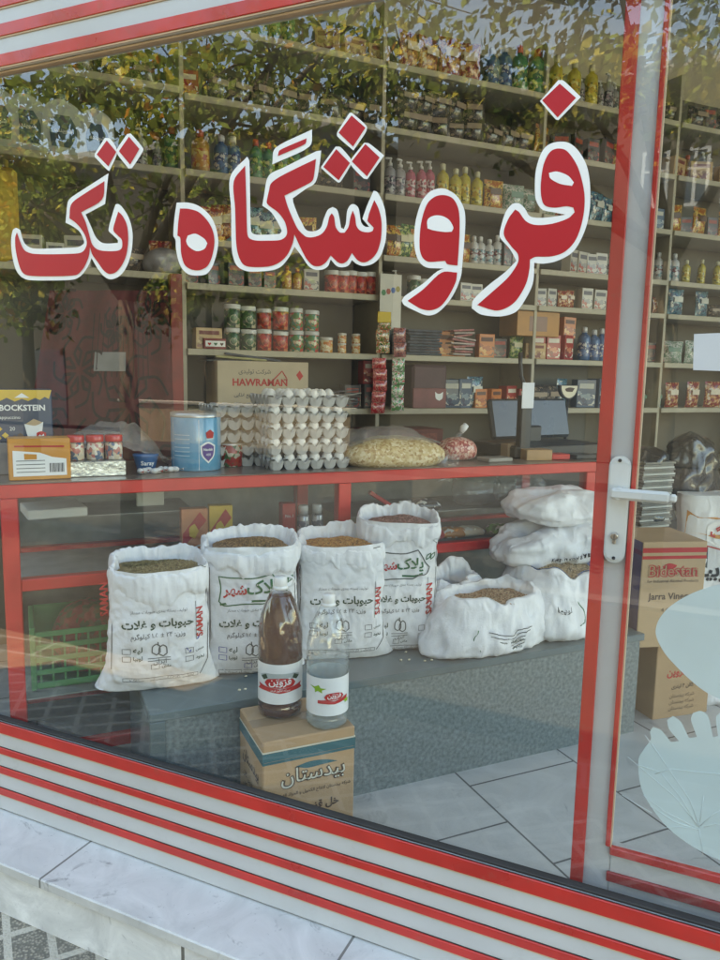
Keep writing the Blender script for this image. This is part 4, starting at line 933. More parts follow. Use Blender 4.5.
# ================================================================ ON THE COUNTER
KT = CT+.001
def bock(mb, F, w, h):
    F2 = lambda x, z: F(x, z)+Vector((0, -.0008, 0)); F3 = lambda x, z: F(x, z)+Vector((0, -.0016, 0))
    mb.poly([(-w/2, h*.99), (w/2, h*.99), (w*.45, h*.82), (w*.38, h*.86), (w*.3, h*.80), (w*.22, h*.84), (w*.1, h*.78), (0, h*.82), (-w*.12, h*.77), (-w*.25, h*.84), (-w*.36, h*.78), (-w/2, h*.86)][::-1], YEL, F)
    mb.poly(spline([(-.025, h*.84), (0, h*.93), (.025, h*.84)], 5), LB_W, F2)
    write(mb, 'BOCKSTEIN', LB_W, F2, .0, h*.60, width=w*.76, bold=.03); write(mb, 'Cappuccino', LB_W, F2, -w*.24, h*.44, width=w*.4)
    mb.poly([(w*.02, h*.34), (w*.34, h*.38), (w*.30, h*.06), (w*.08, h*.05)][::-1], LB_W, F2)
    mb.poly(spline([(w*.04, h*.34), (w*.18, h*.44), (w*.33, h*.37), (w*.2, h*.31)], 4), mat('foam', (.5, .36, .22), .6), F3)
    mb.poly(spline([(w*.22, h*.17), (w*.30, h*.20), (w*.38, h*.17), (w*.38, h*.05), (w*.30, h*.02), (w*.22, h*.05)], 4), RINK, F3); write(mb, '+4', LB_W, lambda x, z: F(x, z)+Vector((0, -.0024, 0)), w*.3, h*.08, width=w*.1, bold=.03)
    for cx, cz in ((-.4, .25), (-.3, .13), (-.42, .08), (-.15, .08), (-.05, .12)): mb.poly(spline([(w*cx-.012, h*cz), (w*cx, h*cz+.011), (w*cx+.012, h*cz), (w*cx, h*cz-.011)], 3), YEL if cx < -.2 else BRN, F2)
    write(mb, '20', LB_W, F2, -w*.18, h*.22, width=w*.09)
lo_ = Vector((oy(25, 470, 3.05).x, 3.07, KT))
carton('side_box', 'grey shelf box standing hidden under the coffee box', 'box', lo_+Vector((0, 0, 0)), 0, .17, .14, .118, mat('box_grey', (.2, .2, .2), .6))
carton('coffee_box', 'navy and yellow coffee box with a cup picture, far left on the counter', 'box', lo_+Vector((.0, -.01, .119)), .0, .20, .12, .19, NAVY, bock)
def orab(mb, F, w, h):
    mb.poly([(-w*.43, h*.1), (w*.43, h*.1), (w*.43, h*.5), (w*.2, h*.55), (0, h*.66), (-w*.43, h*.72)], LB_W, F)
    F2 = lambda x, z: F(x, z)+Vector((0, -.0008, 0))
    for k in range(11): strip(mb, [(w*(.16+.022*k), h*.18), (w*(.16+.022*k), h*.40)], .002 if k % 3 else .0032, BLK, F2)
    for k in range(4): strip(mb, [(-w*.38, h*(.2+.09*k)), (w*.08, h*(.2+.09*k))], .0025, GREY, F2)
    mb.poly([(-w*.25, h*.5), (-w*.05, h*.5), (-w*.05, h*.62), (-w*.25, h*.64)], ORG, F2); strip(mb, [(-w*.4, h*.82), (w*.4, h*.8)], .006, RINK, F)
carton('stock_box', 'orange box with a white barcode panel in front of the coffee box', 'box', (oy(40, 478, 2.88).x, 2.885, KT), .03, .20, .10, .145, ORG, orab)
# foil tray with three red-lidded jars
FOIL = mat('foil_tray', (.50, .52, .50), .3, .3, 40, metal=.7, bump=.003, bscale=60)
tx = oy(96, 475, 2.9).x
tr_ = thing('foil_box', 'silvery open box holding three red lidded jars', 'box', (tx, 2.93, KT), .0)
mb = MB(); mb.bbox(-.103, .103, -.06, .06, 0, .055, FOIL, .002); mb.build('box_body', tr_)
JP = pmat('jar_print', [(205, 190, 165), (190, 120, 110), (225, 215, 200), (90, 110, 130), (220, 200, 170)], 75, .35, .3)
jr = thing('spread_jar', 'red lidded jar with cream label, on the foil box', 'jar', (tx-.066, 2.93, KT+.0555), 0, 'three red lidded jars on the foil box')
MB().lathe([(.028, 0), (.031, .004), (.031, .058), (.027, .066)], JP, 24).build('jar_body', jr)
MB().lathe([(.0315, .067), (.032, .070), (.032, .088), (.030, .091), (.0005, .0915)], mat('lid_red', (.55, .02, .02), .3, .05, coat=.3), 28, cap=False, fn=lambda a, z: 1+.012*(sin(28*a) > 0)).build('lid', jr)
dup(jr, (tx+.002, 2.93, KT+.0555), .8); dup(jr, (tx+.068, 2.93, KT+.0555), 1.9)
# plastic film over them, blue pot, sweets
def film(label, P0, P1, P2, loc, w, seed, h):
    t = thing('plastic_bag', label, 'bag', loc, 0)
    def g(u, v):
        x = (u-.5)*w; y = (v-.5)*.22; z = h*(1-abs(2*u-1)**2.2)*(1-.5*abs(2*v-1)**2)+.03*nz(u*4, v*4, 0, seed)+.02*abs(nz(u*11, v*7, 0, seed+3))+.004
        return Vector((x, y, max(.002, z)))
    mb = MB(); mb.grid(48, 22, g, clear('film', (.9, .9, .9), 1.9, .2, .22, (.62, .6, .58), bump=.03, bscale=14)); mb.build('bag_film', t); return t
film('loose clear plastic bag draped behind the red lidded jars', 0, 0, 0, (oy(110, 440, 3.1).x, 3.1, KT), .44, 5, .17)
bp_ = thing('blue_tub', 'small blue tub with white lettering beside the clear bag', 'tub', (oy(146, 465, 3.02).x, 3.02, KT), 0)
MB().lathe([(.035, 0), (.047, .05), (.05, .055), (.05, .062), (.0005, .063)], mat('tub_blue', (.03, .14, .33), .4, .1, coat=.3), 24, cap=False).build('tub_body', bp_)
pm = MB(); write(pm, 'Saray', LB_W, lambda x, z: Vector((x, -math.sqrt(.0475**2-x*x)-.001, z)), 0, .022, width=.05, bold=.02); pm.build('printing', bp_)
rr = random.Random(3)
SW = mat('wrap_white', (.66, .66, .64), .35, .1, bump=.002, bscale=60); SW2 = mat('wrap_red', (.5, .06, .05), .35, .2)
for k in range(9):
    x = oy(140+4.5*k, 470, 2.9).x; y = 2.88+.06*rr.random()
    t = thing('wrapped_sweet', 'small twisted sweet in white wrapper by the blue tin', 'sweet', (x, y, KT), rr.random()*3, 'wrapped sweets scattered by the blue tin')
    mb = MB(); mb.ball((0, 0, .011), .018, .012, .011, SW, 8, 5); mb.build('sweet_body', t)
    for s_ in (-1, 1):
        mb = MB(); mb.add([(s_*.015, 0, .011), (s_*.032, .010, .016), (s_*.034, -.002, .008), (s_*.030, -.011, .015)], [(0, 1, 2), (0, 2, 3)], SW2 if k % 3 == 0 else SW)
        mb.build('wrapper_end', t)
# big blue milk tin
BT = mat('tin_blue', (.10, .34, .52), .25, .06, 6, coat=.6)
tl = thing('milk_tin', 'large pale blue powder tin with a purple crest, beside the egg trays', 'tin', (oy(199, 470, 2.95).x, 3.0, KT), -.25)
MB().lathe([(.096, 0), (.098, .003), (.098, .205), (.096, .208)], BT, 40).build('tin_body', tl)
MB().lathe([(.099, .2085), (.099, .224), (.094, .226), (.0005, .2265)], mat('tin_lid', (.45, .46, .46), .3, .1, metal=.5), 40, cap=False).build('lid', tl)
pm = MB(); F = lambda x, z: Vector((.0988*sin(x/.098), -.0988*cos(x/.098), z)); F2 = lambda x, z: Vector((.0996*sin(x/.098), -.0996*cos(x/.098), z)); F3 = lambda x, z: Vector((.1003*sin(x/.098), -.1003*cos(x/.098), z))
PU = mat('ink_purple', (.10, .05, .22), .5)
pm.poly(spline([(.02, .10), (.05, .115), (.085, .10), (.08, .06), (.052, .03), (.025, .06)], 4), LB_W, F, .01); pm.poly(spline([(.026, .096), (.052, .108), (.078, .096), (.074, .062), (.052, .038), (.031, .062)], 4), PU, F2, .01)
pm.poly(spline([(.06-.018, .15), (.06, .162), (.078, .15), (.074, .128), (.046, .128)], 4), RINK, F2, .01)
write(pm, 'Nanlak', LB_W, F3, .052, .08, width=.04, bold=.02); write(pm, '400', LB_W, F3, .052, .06, width=.02)
for k in range(6): strip(pm, dens([(-.09, .06+.016*k), (-.02, .06+.016*k)]), .0035, mat('ink_paleblue', (.45, .62, .70), .5), F)
strip(pm, dens([(.015, .005), (.015, .2)]), .0015, LB_W, F); strip(pm, dens([(-.10, .005), (-.10, .2)]), .0015, LB_W, F); pm.build('printing', tl)
TP = pmat('paste_print', [(160, 40, 35), (190, 180, 160), (70, 100, 60), (170, 60, 45)], 60, .35, .3)
tc_ = thing('tomato_tin', 'small red and green printed tin between the blue tin and the egg trays', 'tin', (oy(233, 467, 3.02).x, 3.04, KT), 0)
MB().lathe([(.042, 0), (.044, .003), (.044, .085), (.042, .088)], TP, 24).build('tin_body', tc_); MB().lathe([(.0445, .0885), (.0445, .094), (.0005, .0945)], CANM, 24, cap=False).build('lid', tc_)
# ---- egg trays
TRAY = mat('pulp_grey', (.47, .47, .46), .9, .06, 20, bump=.0008, bscale=220)
EGG = mat('egg_white', (.80, .77, .72), .45, .03, 12)
pt_ = .0545; NX, NYt = 6, 5
def tray_z(x, y): 
    f = .5*(cos(2*pi*x/pt_)+cos(2*pi*y/pt_)); f = max(-.72, min(.62, f)); return .026*f+.019
def tray_mesh(nx, ny):
    mb = MB(); k = 14
    W2, D2 = nx*pt_, ny*pt_; e = .008
    def g(u, v):
        x = -e+u*(W2+2*e); y = -e+v*(D2+2*e); z = tray_z(x, y)
        return Vector((x-W2/2, y-D2/2, z))
    mb.grid(nx*k+1, ny*k+1, g, TRAY)
    # outside walls of the outer cups
    for s_ in (0, 1):
        mb.grid(nx*k+1, 4, lambda u, v: Vector((-e+u*(W2+2*e)-W2/2, ((-e if s_ == 0 else D2+e)-D2/2)+(.011*v if s_ == 0 else -.011*v), (1-v)*min(.028, tray_z(-e+u*(W2+2*e), 0))+v*(.020-.034*abs(sin(pi*u*nx))**.45))), TRAY)
        mb.grid(ny*k+1, 4, lambda u, v: Vector((((-e if s_ == 0 else W2+e)-W2/2)+(.011*v if s_ == 0 else -.011*v), -e+u*(D2+2*e)-D2/2, (1-v)*min(.028, tray_z(0, -e+u*(D2+2*e)))+v*(.020-.034*abs(sin(pi*u*ny))**.45))), TRAY)
    return mb
tm = tray_mesh(NX, NYt).build('egg_tray', None)
def put_tray(loc, rz, label, first=[tm]):
    o = first[0] if first else tm.copy()
    if first: first.pop()
    else: col.objects.link(o)
    o.location = loc; o.rotation_euler = (0, 0, rz); return tag(o, label, 'egg tray', 'grey pulp egg trays stacked on the counter')
em_ = MB(); V0 = []
em_.lathe([(.0005, -.0285), (.009, -.027), (.0165, -.021), (.0215, -.011), (.0228, 0), (.0215, .010), (.0175, .019), (.011, .026), (.0055, .0288), (.0005, .0295)], EGG, 16, cap=False)
egg0 = em_.build('egg', None); EF = [egg0]
def put_egg(p, rz, label, grp):
    o = EF.pop() if EF else egg0.copy()
    if o is not egg0: col.objects.link(o)
    o.location = p; o.rotation_euler = (rr.uniform(-.12, .12), rr.uniform(-.12, .12), rr.random()*3); tag(o, label, 'egg', grp); return o
ex = oy(302, 467, 2.95).x; ey0 = 2.86+NYt*pt_/2; erz = .0
levels = [(.005, 0), (.068, 1), (.131, 2), (.194, 3), (.257, 4)]
names = ['bottom grey egg tray of the front stack', 'second grey egg tray up in the front stack', 'third grey egg tray up in the front stack', 'fourth grey egg tray up in the front stack', 'top grey egg tray of the front stack']
for dz, k in levels:
    dx = (.004, -.005, .003, -.002, .003)[k]
    c = Vector((ex+dx, ey0+.004*k, KT+dz+.004)); a = erz+(.0, .02, -.015, .01, -.01)[k]
    put_tray(c, a, names[k])
    if k == 4: full = [(i, 0) for i in (1, 2, 3)]+[(i, 1) for i in range(0, 5)]+[(i, 2) for i in range(6)]+[(2, 3), (4, 4)]
    else: full = [(i, 0) for i in range(6)]+[(0, j) for j in range(1, 5)]
    for i, j in full:
        x = (i+.5)*pt_-NX*pt_/2; y = (j+.5)*pt_-NYt*pt_/2
        p = c+Vector((x*cos(a)-y*sin(a), x*sin(a)+y*cos(a), .031))
        put_egg(p, 0, ('white egg sitting in the top tray of the front stack', 'white egg peeping out between the stacked grey trays')[k != 4], 'white eggs in the tray stack')
NXs = 5
for k in range(5):
    c = Vector((ex-.185, ey0+.16, KT+.006+.052*k)); put_tray(c, .02*(k % 2), 'grey egg tray in the nested empty stack behind the eggs')
# ---- carton behind with red letters
BEI = mat('carton_beige', (.52, .42, .30), .7, .06, dirt=.1)
def haw(mb, F, w, h):
    write(mb, 'HAWRAMAN', RINK, F, -.02, h*.48, width=w*.6, bold=.03); write(mb, 'شرکت تولیدی', GREY, F, -.05, h*.74, width=w*.35, bold=.01)
    write(mb, 'صنایع غذایی', GREY, F, -w*.2, h*.25, width=w*.25, bold=.02)
    strip(mb, spline([(w*.1, h*.6), (w*.2, h*.8), (w*.26, h*.62)], 4)[:10], .006, RINK, F); mb.poly(spline([(w*.36, h*.72), (w*.40, h*.82), (w*.44, h*.70), (w*.40, h*.6)], 3), RINK, F)
hx_ = oy(258, 380, 4.0)
carton('cardboard_carton', 'wide beige carton with red and grey print behind the egg trays', 'carton', (hx_.x, 4.02, -.1995), 0, .50, .26, .245, BEI, haw)
# ---- big clear sack of puffed snack
SNK = pmat('puffed_grain', [(196, 168, 120), (214, 192, 150), (176, 140, 92), (225, 208, 172), (205, 180, 132)], 95, .6, .05)
p = oy(390, 478, 2.93)
t, g = slump('snack_sack', 'large clear sack of puffed grain lying on the counter beside the eggs', 'sack', (oy(390, 470, 2.95).x, 2.93, KT-.012), -.03, .46, .26, .135, 81, SNK, wr=.012, px=3.2)
def gg(u, v):
    a_ = 2*pi*u; return None
mb = MB(); mb.grid(40, 14, lambda u, v: Vector(((u-.5)*.46-.06*(v), (v-.3)*.26, .10+.075*sin(pi*min(1, v*1.1))*(1-abs(2*u-1)**3)+.016*nz(u*5, v*5, 0, 3)+.01*nz(u*14, v*9, 0, 5))), clear('film', (.9, .9, .9), 1.9, .2, .22, (.62, .6, .58), bump=.03, bscale=14)); mb.build('bag_film', t)
mb = MB(); mb.grid(20, 8, lambda u, v: Vector((.15+.11*u, -.135-.012*sin(6*u)+.01*nz(u*9, v*9, 0, 1), .06-.11*v+.05*u*0+.012*nz(u*7, v*5, 2, 4))), PLB); mb.build('bag_corner', t)
# ---- pink sweets tied in a clear bag
pk = pmat('pink_candy', [(190, 110, 100), (215, 160, 145), (165, 70, 70), (225, 190, 175)], 110, .4, .3)
px_ = oy(457, 452, 3.0).x
t, g = slump('sweet_bag', 'tied clear bag of pink candied nuts on the counter', 'bag', (px_, 3.0, KT), 0, .185, .15, .105, 91, pk, wr=.008)
mb = MB(); mb.tube([(0, 0, .095), (.005, 0, .112), (.018, 0, .125)], [.022, .010, .012], PLB, 10); mb.tube([(.018, 0, .125), (.03, 0, .145), (.045, 0, .16)], [.010, .017, .014], WOV, 10); mb.build('tied_neck', t)
# ---- things at the right end of the counter: dark till, pole display, scale bowl, papers
tl_ = thing('cash_register', 'low black cash register with a wide screen, right end of the counter', 'till', (oy(540, 440, 3.1).x, 3.12, KT), .12)
mb = MB(); mb.bbox(-.29, .29, -.16, .16, 0, .06, DARK, .008); mb.build('till_base', tl_)
mb = MB(); mb.bbox(-.25, .28, .02, .06, .085, .29, mat('screen_back', (.03, .035, .042), .3, .2, coat=.2), .012, Matrix.Rotation(radians(-14), 4, 'X')); mb.build('screen', tl_)
mb = MB(); mb.bbox(-.05, .05, .02, .09, .055, .14, DARK, .008); mb.build('screen_foot', tl_)
pb = thing('pole_display', 'tall black customer display pole with a white note taped to it', 'display', (oy(516, 455, 3.0).x, 2.95, KT), 0)
MB().bbox(-.032, .032, -.02, .02, .0, .30, DARK, .006).build('pole', pb)
mb = MB(); mb.bbox(-.034, .034, -.023, -.0205, .24, .36, PAPER, .001); mb.build('taped_note', pb)
mb = MB(); mb.tube([(.0, .01, .3), (.0, .01, .35), (-.02, .012, .39), (-.028, .012, .45), (-.03, .012, .50)], .010, DARK, 8); mb.build('cable', pb)
sc_ = thing('scale_bowl', 'half round black and cream dish behind the till', 'dish', (oy(565, 396, 3.28).x, 3.26, oy(565, 399, 3.28).z), 0)
mb = MB(); n = 22
P = [(.062*cos(pi+pi*i/n), .075*sin(pi+pi*i/n)*1.0) for i in range(n+1)]
mb.slab(P, BLK, lambda x, z: Vector((x, -.012, z)), lambda x, z: Vector((x, .012, z))); mb.build('dish_body', sc_)
mb = MB(); mb.poly([(a*.86, b*.86-.004) for a, b in P], mat('dish_cream', (.66, .60, .45), .4, .1), lambda x, z: Vector((x, -.0135, z))); mb.poly(spline([(-.03, -.02), (0, -.012), (.035, -.016), (.02, -.036), (-.02, -.034)], 4), BRN, lambda x, z: Vector((x, -.0142, z))); mb.build('dish_face', sc_)
sc_.location.z = oy(565, 385, 3.26).z
mb = MB(); mb.tube([(0, .0, -.075), (0, .0, KT-sc_.location.z)], .008, DARK, 8); mb.build('stand', sc_)
for k, (px, py, w, d, h, c, lb, nm) in enumerate((
    (535, 452, .13, .10, .05, (.50, .30, .15), 'brown envelope stack in front of the till', 'envelope'),
    (557, 447, .10, .08, .025, (.6, .04, .03), 'small bright red box in front of the till', 'small_box'),
    (580, 452, .12, .10, .02, (.05, .05, .05), 'flat black notebook near the counter end', 'notebook'),
    (495, 456, .14, .09, .018, (.3, .28, .25), 'grey paper pad beside the candy bag', 'paper_pad'),
    (512, 436, .10, .05, .07, (.30, .2, .12), 'brown leather pouch by the display pole', 'pouch'))):
    yy = 2.9 if k != 4 else 3.0
    p = oy(px, py, yy); carton(nm, lb, nm.replace('_', ' '), (p.x, yy, KT), .1*k-.2, w, d, h, mat('m_'+nm+str(k), c, .6, .15, coat=.2))
# ================================================================ WALL SHELVING
SH = thing('wall_shelving', 'cream painted wall shelving covering the whole back wall of the shop', 'shelving', (0, 0, 0))
XB = [-.60, .80, 1.92, 3.02, 4.12, 5.22, 6.3]
rowsL = [1.72, 1.385, .995, .48]
rowsR = [1.70, 1.36, 1.0, .665, .44, .105, -.21, -.60, -1.0]
for b in range(6):
    for z in (rowsL if b == 0 else rowsR):
        if b == 0 and z == .48: pass
        m1 = MB(); m1.bbox(XB[b]+.012, XB[b+1]-.012, 4.0, 4.36, z-.034, z, CREAM, .003); m1.build('shelf_board', SH)
for x in XB: MB().bbox(x-.0115, x+.0115, 4.015, 4.36, FLOOR, 2.0, CREAM, .002).build('upright', SH)
MB().box(XB[0], XB[-1], 4.365, 4.375, FLOOR, 2.0, PANEL).build('back_panel', SH)
m1 = MB(); m1.bbox(.715, .775, 3.93, 3.99, FLOOR, .47, mat('post_dull_red', (.26, .022, .018), .5, .2, dirt=.4, dirtcol=(.12, .05, .04)), .003); m1.build('red_post', SH)
def X(px, Y=4.08, py=300): return oy(px, py, Y).x
PROTO = {}
OCC = []
def place(kind, x, z, label, group=None, y=4.09, rz=None, sc=1):
    OCC.append((round(z, 2), x))
    root, used = PROTO[kind]
    rz = rr.uniform(-.25, .25) if rz is None else rz
    if not used[0]:
        used[0] = True; root.location = (x, y, z+.0005); root.rotation_euler = (0, 0, rz); root['label'] = label; root.scale = (sc,)*3
        if group: root['group'] = group
        KC.setdefault(root.name, [(c, kids(c)) for c in kids(root)]); return root
    o = dup(root, (x, y, z+.0005), rz*1.6, label, group, (sc*rr.uniform(.92, 1.08), sc, sc*rr.uniform(.93, 1.07)), (rr.uniform(-.03, .03), rr.uniform(-.025, .025)))
    if not group and 'group' in o: del o['group']
    return o
def proto(kind, name, cat, fn):
    r = thing(name, '', cat); fn(r); PROTO[kind] = (r, [False])
def tin(kind, cols, lid=(.6, .6, .58), r_=.041, h=.115, cat='tin', sc=60):
    def fn(r):
        MB().lathe([(r_*.95, 0), (r_, .003), (r_, h*.78), (r_*.97, h*.80)], pmat('pr_'+kind, cols, sc), 20).build('tin_body', r)
        MB().lathe([(r_*1.02, h*.80+.0005), (r_*1.03, h*.82), (r_*1.03, h*.98), (r_*.98, h), (.0005, h+.0005)], mat('lid_'+kind, lid, .35, .05), 20, cap=False).build('lid', r)
        pm = MB(); pm.poly(spline([(r_*.5*cos(a), h*.38+h*.17*sin(a)) for a in [2*pi*i/8 for i in range(8)]], 2), mat('badge_'+kind, lin(cols[-1])[:3], .4), lambda x, z: Vector((x, -math.sqrt(r_*r_-x*x)-.0008, z))); pm.build('label', r)
    proto(kind, 'food_tin', cat, fn)
tin('gtin', [(40, 80, 45), (60, 100, 60), (25, 55, 35), (180, 170, 140)], (.62, .62, .60))
tin('rtin', [(190, 50, 45), (170, 60, 45), (120, 40, 35), (205, 120, 80)], (.62, .62, .60))
tin('ctin', [(70, 120, 60), (200, 190, 160), (60, 130, 110), (190, 60, 50)], (.55, .56, .55))
tin('ytin', [(210, 190, 150), (200, 120, 60), (225, 215, 190), (215, 150, 60)], (.6, .58, .54), .038, .085)
def pump(kind, body, lab, cap=(.66, .66, .64), h=.2, r_=.03, tall=True, trans=0):
    def fn(r):
        MB().lathe([(r_*.9, 0), (r_, .006), (r_, h*.62), (r_*.85, h*.70), (r_*.4, h*.76), (r_*.36, h*.8)], liquid('b_'+kind, body, 1.4, trans, .2) if trans else mat('b_'+kind, body, .3, .08, coat=.4), 18).build('bottle_body', r)
        mb = MB(); mb.lathe([(r_*.42, h*.79), (r_*.42, h*.86), (r_*.2, h*.88), (r_*.2, h*.95)] if tall else [(r_*.45, h*.79), (r_*.45, h*.93), (r_*.3, h*.95)], mat('cap_'+kind, cap, .3, .05), 14)
        if tall: mb.bbox(-r_*.9, r_*.3, -.007, .007, h*.95, h, mat('cap_'+kind, cap, .3, .05), .003)
        mb.build('cap', r)
        MB().lathe([(r_*1.015, h*.12), (r_*1.015, h*.52)], pmat('l_'+kind, lab, 80), 18, cap=False).build('label', r)
    proto(kind, 'bottle', 'bottle', fn)
pump('pink', (.45, .10, .16), [(190, 80, 95), (200, 170, 175), (120, 60, 75), (200, 190, 190)])
pump('grey', (.30, .30, .32), [(90, 90, 100), (180, 180, 180), (60, 60, 70), (150, 130, 140)])
pump('yellow', (.50, .42, .06), [(190, 170, 50), (215, 205, 120), (110, 110, 40), (190, 150, 40)], (.6, .58, .4), .21, .033, False)
pump('white', (.55, .56, .56), [(200, 200, 200), (90, 130, 140), (160, 170, 175), (120, 60, 70)], h=.19, tall=False)
pump('green', (.05, .22, .10), [(60, 130, 70), (190, 190, 120), (40, 90, 60)], (.6, .1, .05), .2, .035, False)
pump('amber', (.40, .20, .03), [(190, 130, 50), (170, 70, 30), (210, 180, 110)], (.5, .1, .04), .16, .032, False)
pump('blue', (.04, .12, .26), [(60, 100, 150), (190, 190, 190), (40, 60, 110)], (.6, .6, .6), .2, .036, False)
def jug(r):
    mb = MB(); M = mat('jug_white', (.42, .45, .46), .35, .08, coat=.3)
    P = [(-.085, 0), (.085, 0), (.09, .02), (.09, .19), (.07, .24), (.02, .27), (-.02, .275), (-.065, .25), (-.09, .2), (-.09, .02)]
    mb.slab(spline(P, 3), M, lambda x, z: Vector((x, -.045, z)), lambda x, z: Vector((x, .045, z))); mb.build('jug_body', r)
    mb = MB(); mb.lathe([(.026, .26), (.026, .305), (.022, .31)], mat('jug_cap', (.08, .15, .22), .3), 16); mb.v = [(a-.0, b, c) for a, b, c in mb.v]; mb.build('cap', r)
    pm = MB(); pm.poly(spline([(-.055, .05), (.055, .05), (.06, .14), (.03, .2), (-.03, .2), (-.06, .14)], 3), mat('jug_label', (.03, .07, .13), .3, .3, 30, coat=.4), lambda x, z: Vector((x, -.0465, z)))
    write(pm, 'شوینده', LB_W, lambda x, z: Vector((x, -.048, z)), 0, .12, width=.08, bold=.02); pm.build('label', r)
proto('jug', 'detergent_jug', 'jug', jug)
def packet(kind, cols, w=.12, h=.17, d=.05, sc=45):
    def fn(r):
        m = pmat('pk_'+kind, cols, sc, .3, .5, kind='n'); mb = MB(); sd = len(PROTO)
        for s_ in (-1, 1):
            mb.grid(14, 12, lambda u, v: Vector(((u-.5)*w*(1-.06*sin(pi*v)), s_*d/2*(sin(pi*u)*sin(pi*min(1, max(0, v))))**.6+s_*.0012+.004*nz(u*4, v*4, s_, sd), v*h)), m)
        mb.build('packet_body', r)
        pm = MB(); pm.poly([(-w*.28, h*.5), (w*.28, h*.5), (w*.28, h*.7), (-w*.28, h*.7)], mat('pkl_'+kind, lin(cols[-1])[:3], .4), lambda x, z: Vector((x, -d/2-.006, z))); pm.build('label', r)
    proto(kind, 'food_packet', 'packet', fn)
packet('pg', [(60, 110, 60), (40, 80, 50), (150, 170, 90), (200, 190, 150)])
packet('po', [(190, 120, 50), (170, 90, 30), (215, 180, 90), (90, 60, 40)])
packet('pr', [(160, 45, 45), (120, 30, 35), (200, 140, 90), (215, 200, 180)])
packet('pd', [(55, 48, 44), (80, 70, 62), (40, 40, 44), (150, 130, 110)], .15, .13, .09)
packet('pb', [(50, 90, 120), (90, 140, 150), (30, 60, 90), (200, 200, 190)])
packet('pw', [(180, 185, 175), (120, 150, 130), (200, 200, 195), (90, 130, 110)], .14, .15, .08)
def boxp(kind, cols, w=.1, h=.14, d=.07):
    def fn(r):
        MB().bbox(-w/2, w/2, -d/2, d/2, 0, h, mat('bx_'+kind, lin(cols[0])[:3], .45, .1, coat=.2), .002).build('box_body', r)
        pm = MB(); F = lambda x, z: Vector((x, -d/2-.001, z))
        pm.poly([(-w*.46, h*.08), (w*.46, h*.08), (w*.46, h*.45), (-w*.46, h*.6)], pmat('bxp_'+kind, cols, 55), F)
        pm.poly([(-w*.38, h*.68), (w*.38, h*.68), (w*.38, h*.86), (-w*.38, h*.86)], mat('bxl_'+kind, lin(cols[-1])[:3], .45), F); pm.build('label', r)
    proto(kind, 'goods_box', 'box', fn)
boxp('bred', [(165, 40, 40), (200, 120, 90), (120, 30, 30), (215, 205, 190)])
boxp('bora', [(200, 110, 50), (170, 80, 40), (220, 170, 110), (90, 50, 40)])
boxp('bwhi', [(190, 185, 175), (150, 150, 150), (170, 80, 70), (90, 90, 100)])
boxp('bblu', [(60, 85, 110), (120, 140, 150), (40, 50, 80), (190, 190, 180)])
boxp('bdrk', [(50, 45, 48), (90, 60, 60), (120, 110, 100), (160, 60, 50)])
boxp('btan', [(185, 150, 105), (140, 100, 60), (200, 170, 130), (120, 50, 40)], .14, .11, .1)
Z1, Z2, Z3, Z4, Z5, Z6, Z7 = 1.70, 1.36, 1.0, .665, .44, .105, -.21
def row(kind, px0, px1, n, z, label, py, rows=1, stack=1, hh=.1, sc=1):
    """n goods side by side between two picture columns, one label: nothing tells them apart"""
    sc *= 1.1
    for k in range(n):
        px = px0+(px1-px0)*(k+.5)/n
        for j in range(rows):
            for q in range(stack):
                place(kind, X(px, 4.09+.09*j, py)+rr.uniform(-.006, .006), z+q*hh, label, label, 4.09+.09*j+rr.uniform(-.01, .01), None, sc*rr.uniform(.96, 1.04))
# --- shelf with the tins (z6)
place('btan', X(207, 4.07, 335), Z6, 'maroon-topped tan box with a heart strip beside the green tins', y=4.07, rz=0)
hb = MB(); hb.bbox(-.06, .06, -.05, .05, 0, .055, mat('maroon', (.22, .03, .03), .5), .003); t = thing('heart_box', 'small maroon box with three coloured hearts at the left end of the tin shelf', 'box', (X(213, 4.04, 340), 4.05, Z6+.001), .02); hb.build('box_body', t)
pm = MB(); pm.poly([(-.05, .012), (.055, .012), (.055, .042), (-.05, .042)], LB_W, lambda x, z: Vector((x, -.0512, z)))
for k, m_ in enumerate((RINK, GRN, BRN)): pm.poly([(a*.8-.03+.033*k, b*.8+.005) for a, b in [(0, .014), (.012, .027), (.009, .035), (0, .031), (-.009, .035), (-.012, .027)]], m_, lambda x, z: Vector((x, -.0524, z)))
pm.build('hearts', t)
for k, px in enumerate((232, 248)):
    for q in (0, 1): place('gtin', X(px, 4.06, 345), Z6+.117*q, 'green tin with a white lid in the two by two block on the tin shelf', 'green tins with white lids', 4.06, 0)
for k, px in enumerate((264, 280)):
    for q in (0, 1): place('rtin', X(px, 4.06, 345), Z6+.117*q, 'red tin with a white lid in the two by two block on the tin shelf', 'red tins with white lids', 4.06, 0)
for k, px in enumerate((296, 311)):
    for q in (0, 1): place('ctin', X(px, 4.06, 345), Z6+.117*q, 'green and cream tin, right of the red lidded tins', 'green and cream tins', 4.06, 0)
place('ytin', X(326, 4.06, 345), Z6, 'cream tin with orange print beside the green and cream tins', None, 4.06, 0)
for px in (342, 356):
    for q in (0, 1): place('ytin', X(px, 4.06, 345), Z6+.055*q, 'small cream and red tuna tin at the right end of the tin shelf', 'small tuna tins', 4.06, 0, .64)
